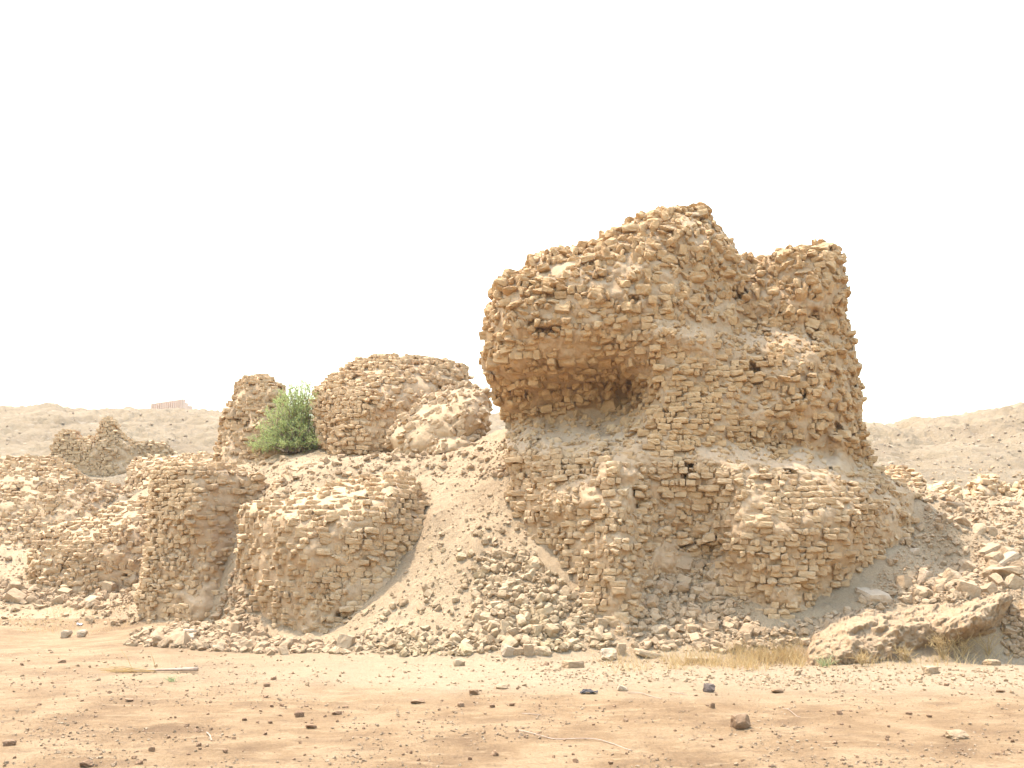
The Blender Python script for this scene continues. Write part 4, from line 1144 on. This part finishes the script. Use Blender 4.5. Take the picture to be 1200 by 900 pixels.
M_CLOTH = plain_material('dark_cloth', (0.045, 0.038, 0.036), (0.10, 0.085, 0.078), 30)
M_PLASTIC = plain_material('white_plastic', (0.6, 0.62, 0.68), (0.75, 0.75, 0.78), 30, 0.4)
def scrap(name, px, py, wpx, hgt, mat, label, cat, seed):
    p = ground_at(px, py); w_ = wpx * p[1] / F
    g = np.linspace(-0.5, 0.5, 9)
    X, Y = np.meshgrid(g, g); q = np.stack([X.ravel() * w_, Y.ravel() * w_ * 0.7, 0 * X.ravel()], -1)
    q[:, 2] = 0.01 + hgt * np.abs(fbm(q * (3.0 / w_) + seed, 3, seed)) * 2
    q[:, :2] += 0.12 * w_ * np.stack([vnoise(q * 4 / w_, seed + 1), vnoise(q * 4 / w_, seed + 2)], -1)
    top, bot = q + p, q + p - np.array([0, 0, 0.008])
    id_ = np.arange(81).reshape(9, 9)
    f = np.stack([id_[:-1, :-1], id_[:-1, 1:], id_[1:, 1:], id_[1:, :-1]], -1).reshape(-1, 4)
    tag(link(name, new_mesh(name, np.vstack([top, bot]), np.vstack([f, f[:, ::-1] + 81]), mat)), label, cat)
scrap('rag', 690, 813, 18, 0.04, M_CLOTH, 'crumpled black rag on the earth below the pale rounded stone', 'rag', 3)
scrap('plastic_scrap', 79, 703, 8, 0.06, M_PLASTIC, 'white plastic scrap among the rubble before the crumbling wall', 'litter', 4)
scrap('plastic_scrap', 93, 733, 6, 0.05, M_PLASTIC, 'white plastic scrap just behind the pair of tan boulders', 'litter', 5)

# ------------------------------------------------------------------ far building on the left hill
M_SALMON = plain_material('salmon_brick', (0.52, 0.37, 0.28), (0.58, 0.43, 0.34), 2)
def boxes(lst):
    V, Fs = [], []
    cf = np.array([[0, 1, 3, 2], [4, 6, 7, 5], [0, 4, 5, 1], [2, 3, 7, 6], [0, 2, 6, 4], [1, 5, 7, 3]])
    for k, (org, ex, ey, z0, z1) in enumerate(lst):
        for a in (0, 1):
            for b in (0, 1):
                for z in (z0, z1):
                    q = org + a * ex + b * ey
                    V.append((q[0], q[1], z))
        Fs.append(cf + 8 * k)
    return np.array(V), np.concatenate(Fs)
xr, xl = P(214, 467.5, 130), P(177, 473, 134.3)
bd = empty('far_building', (float(xr[0]), 132.0, 9.0))
tag(bd, 'distant salmon-coloured ribbed wall of a building peeking over the left hill', 'building')
along = (xl - xr) * np.array([1, 1, 0]); perp = np.array([-along[1], along[0], 0]); perp = -perp / np.linalg.norm(perp)
if perp[1] < 0: perp = -perp
zt = xr[2]
v, f = boxes([(xr, along, perp * 0.5, 8.0, zt)])
place_child(link('wall', new_mesh('wall', v, f, M_SALMON)), bd)
nrib = 17
for k in range(nrib):
    o_ = xr + along * (k + 0.15) / nrib - perp * 0.16
    v, f = boxes([(o_, along / nrib * 0.5, perp * 0.157, 8.0, zt - 0.12)])
    place_child(link('pilaster', new_mesh('pilaster', v, f, M_SALMON)), bd)
px1, px2 = (218 - 600) * 130 / F, (223 - 600) * 130 / F
v, f = boxes([(np.array([xr[0] + 0.003, 130, 0]), np.array([px1 - xr[0], 0, 0]), perp * 0.45, 8.0, P(216, 472, 130)[2]),
              (np.array([px1 + 0.006, 130, 0]), np.array([px2 - px1, 0, 0]), perp * 0.4, 8.0, P(220, 475.5, 130)[2])])
place_child(link('stepped_end', new_mesh('stepped_end', v, f, M_SALMON)), bd)

# ------------------------------------------------------------------ dusty air
hv = np.array([[x, y, z] for x in (-700, 700) for y in (-300, 900) for z in (-1.5, 26)], float)
hf = np.array([[0, 1, 3, 2], [4, 6, 7, 5], [0, 4, 5, 1], [2, 3, 7, 6], [0, 2, 6, 4], [1, 5, 7, 3]])
mh = bpy.data.materials.new('dusty_air'); mh.use_nodes = True
nth = mh.node_tree
nth.nodes.remove(nth.nodes['Principled BSDF'])
pv = nth.nodes.new('ShaderNodeVolumePrincipled')
pv.inputs['Color'].default_value = (0.95, 0.91, 0.85, 1)
pv.inputs['Density'].default_value = 0.0004
pv.inputs['Anisotropy'].default_value = 0.3
nth.links.new(pv.outputs[0], nth.nodes['Material Output'].inputs['Volume'])
hz = link('haze', new_mesh('haze', hv, hf, mh)); hz['kind'] = 'stuff'
scene.cycles.volume_bounces = 1

# ------------------------------------------------------------------ sky, sun, camera
w = bpy.data.worlds.new('World'); scene.world = w
w.use_nodes = True
nt = w.node_tree
sky = nt.nodes.new('ShaderNodeTexSky')
sky.sky_type = 'NISHITA'; sky.sun_disc = False
elev = math.asin(SUN_DIR[2]); azim = math.atan2(SUN_DIR[0], SUN_DIR[1])
sky.sun_elevation = elev; sky.sun_rotation = azim
sky.dust_density = 3.0; sky.air_density = 2.2; sky.ozone_density = 2.5
nt.links.new(sky.outputs[0], nt.nodes['Background'].inputs['Color'])
nt.nodes['Background'].inputs['Strength'].default_value = 0.15
sl = bpy.data.lights.new('sun', 'SUN'); sl.energy = 2.0; sl.angle = radians(0.6); sl.color = (1.0, 0.93, 0.83)
so = bpy.data.objects.new('sun', sl); COL.objects.link(so)
from mathutils import Vector
so.rotation_euler = Vector(SUN_DIR).to_track_quat('Z', 'Y').to_euler()

cam = bpy.data.cameras.new('camera'); co = bpy.data.objects.new('camera', cam); COL.objects.link(co)
cam.sensor_width = 36; cam.lens = F / 1200 * 36
cam.shift_y = (HY - 450) / 1200
cam.clip_end = 5000
co.location = (0, 0, ZC); co.rotation_euler = (radians(90), 0, 0)
scene.camera = co
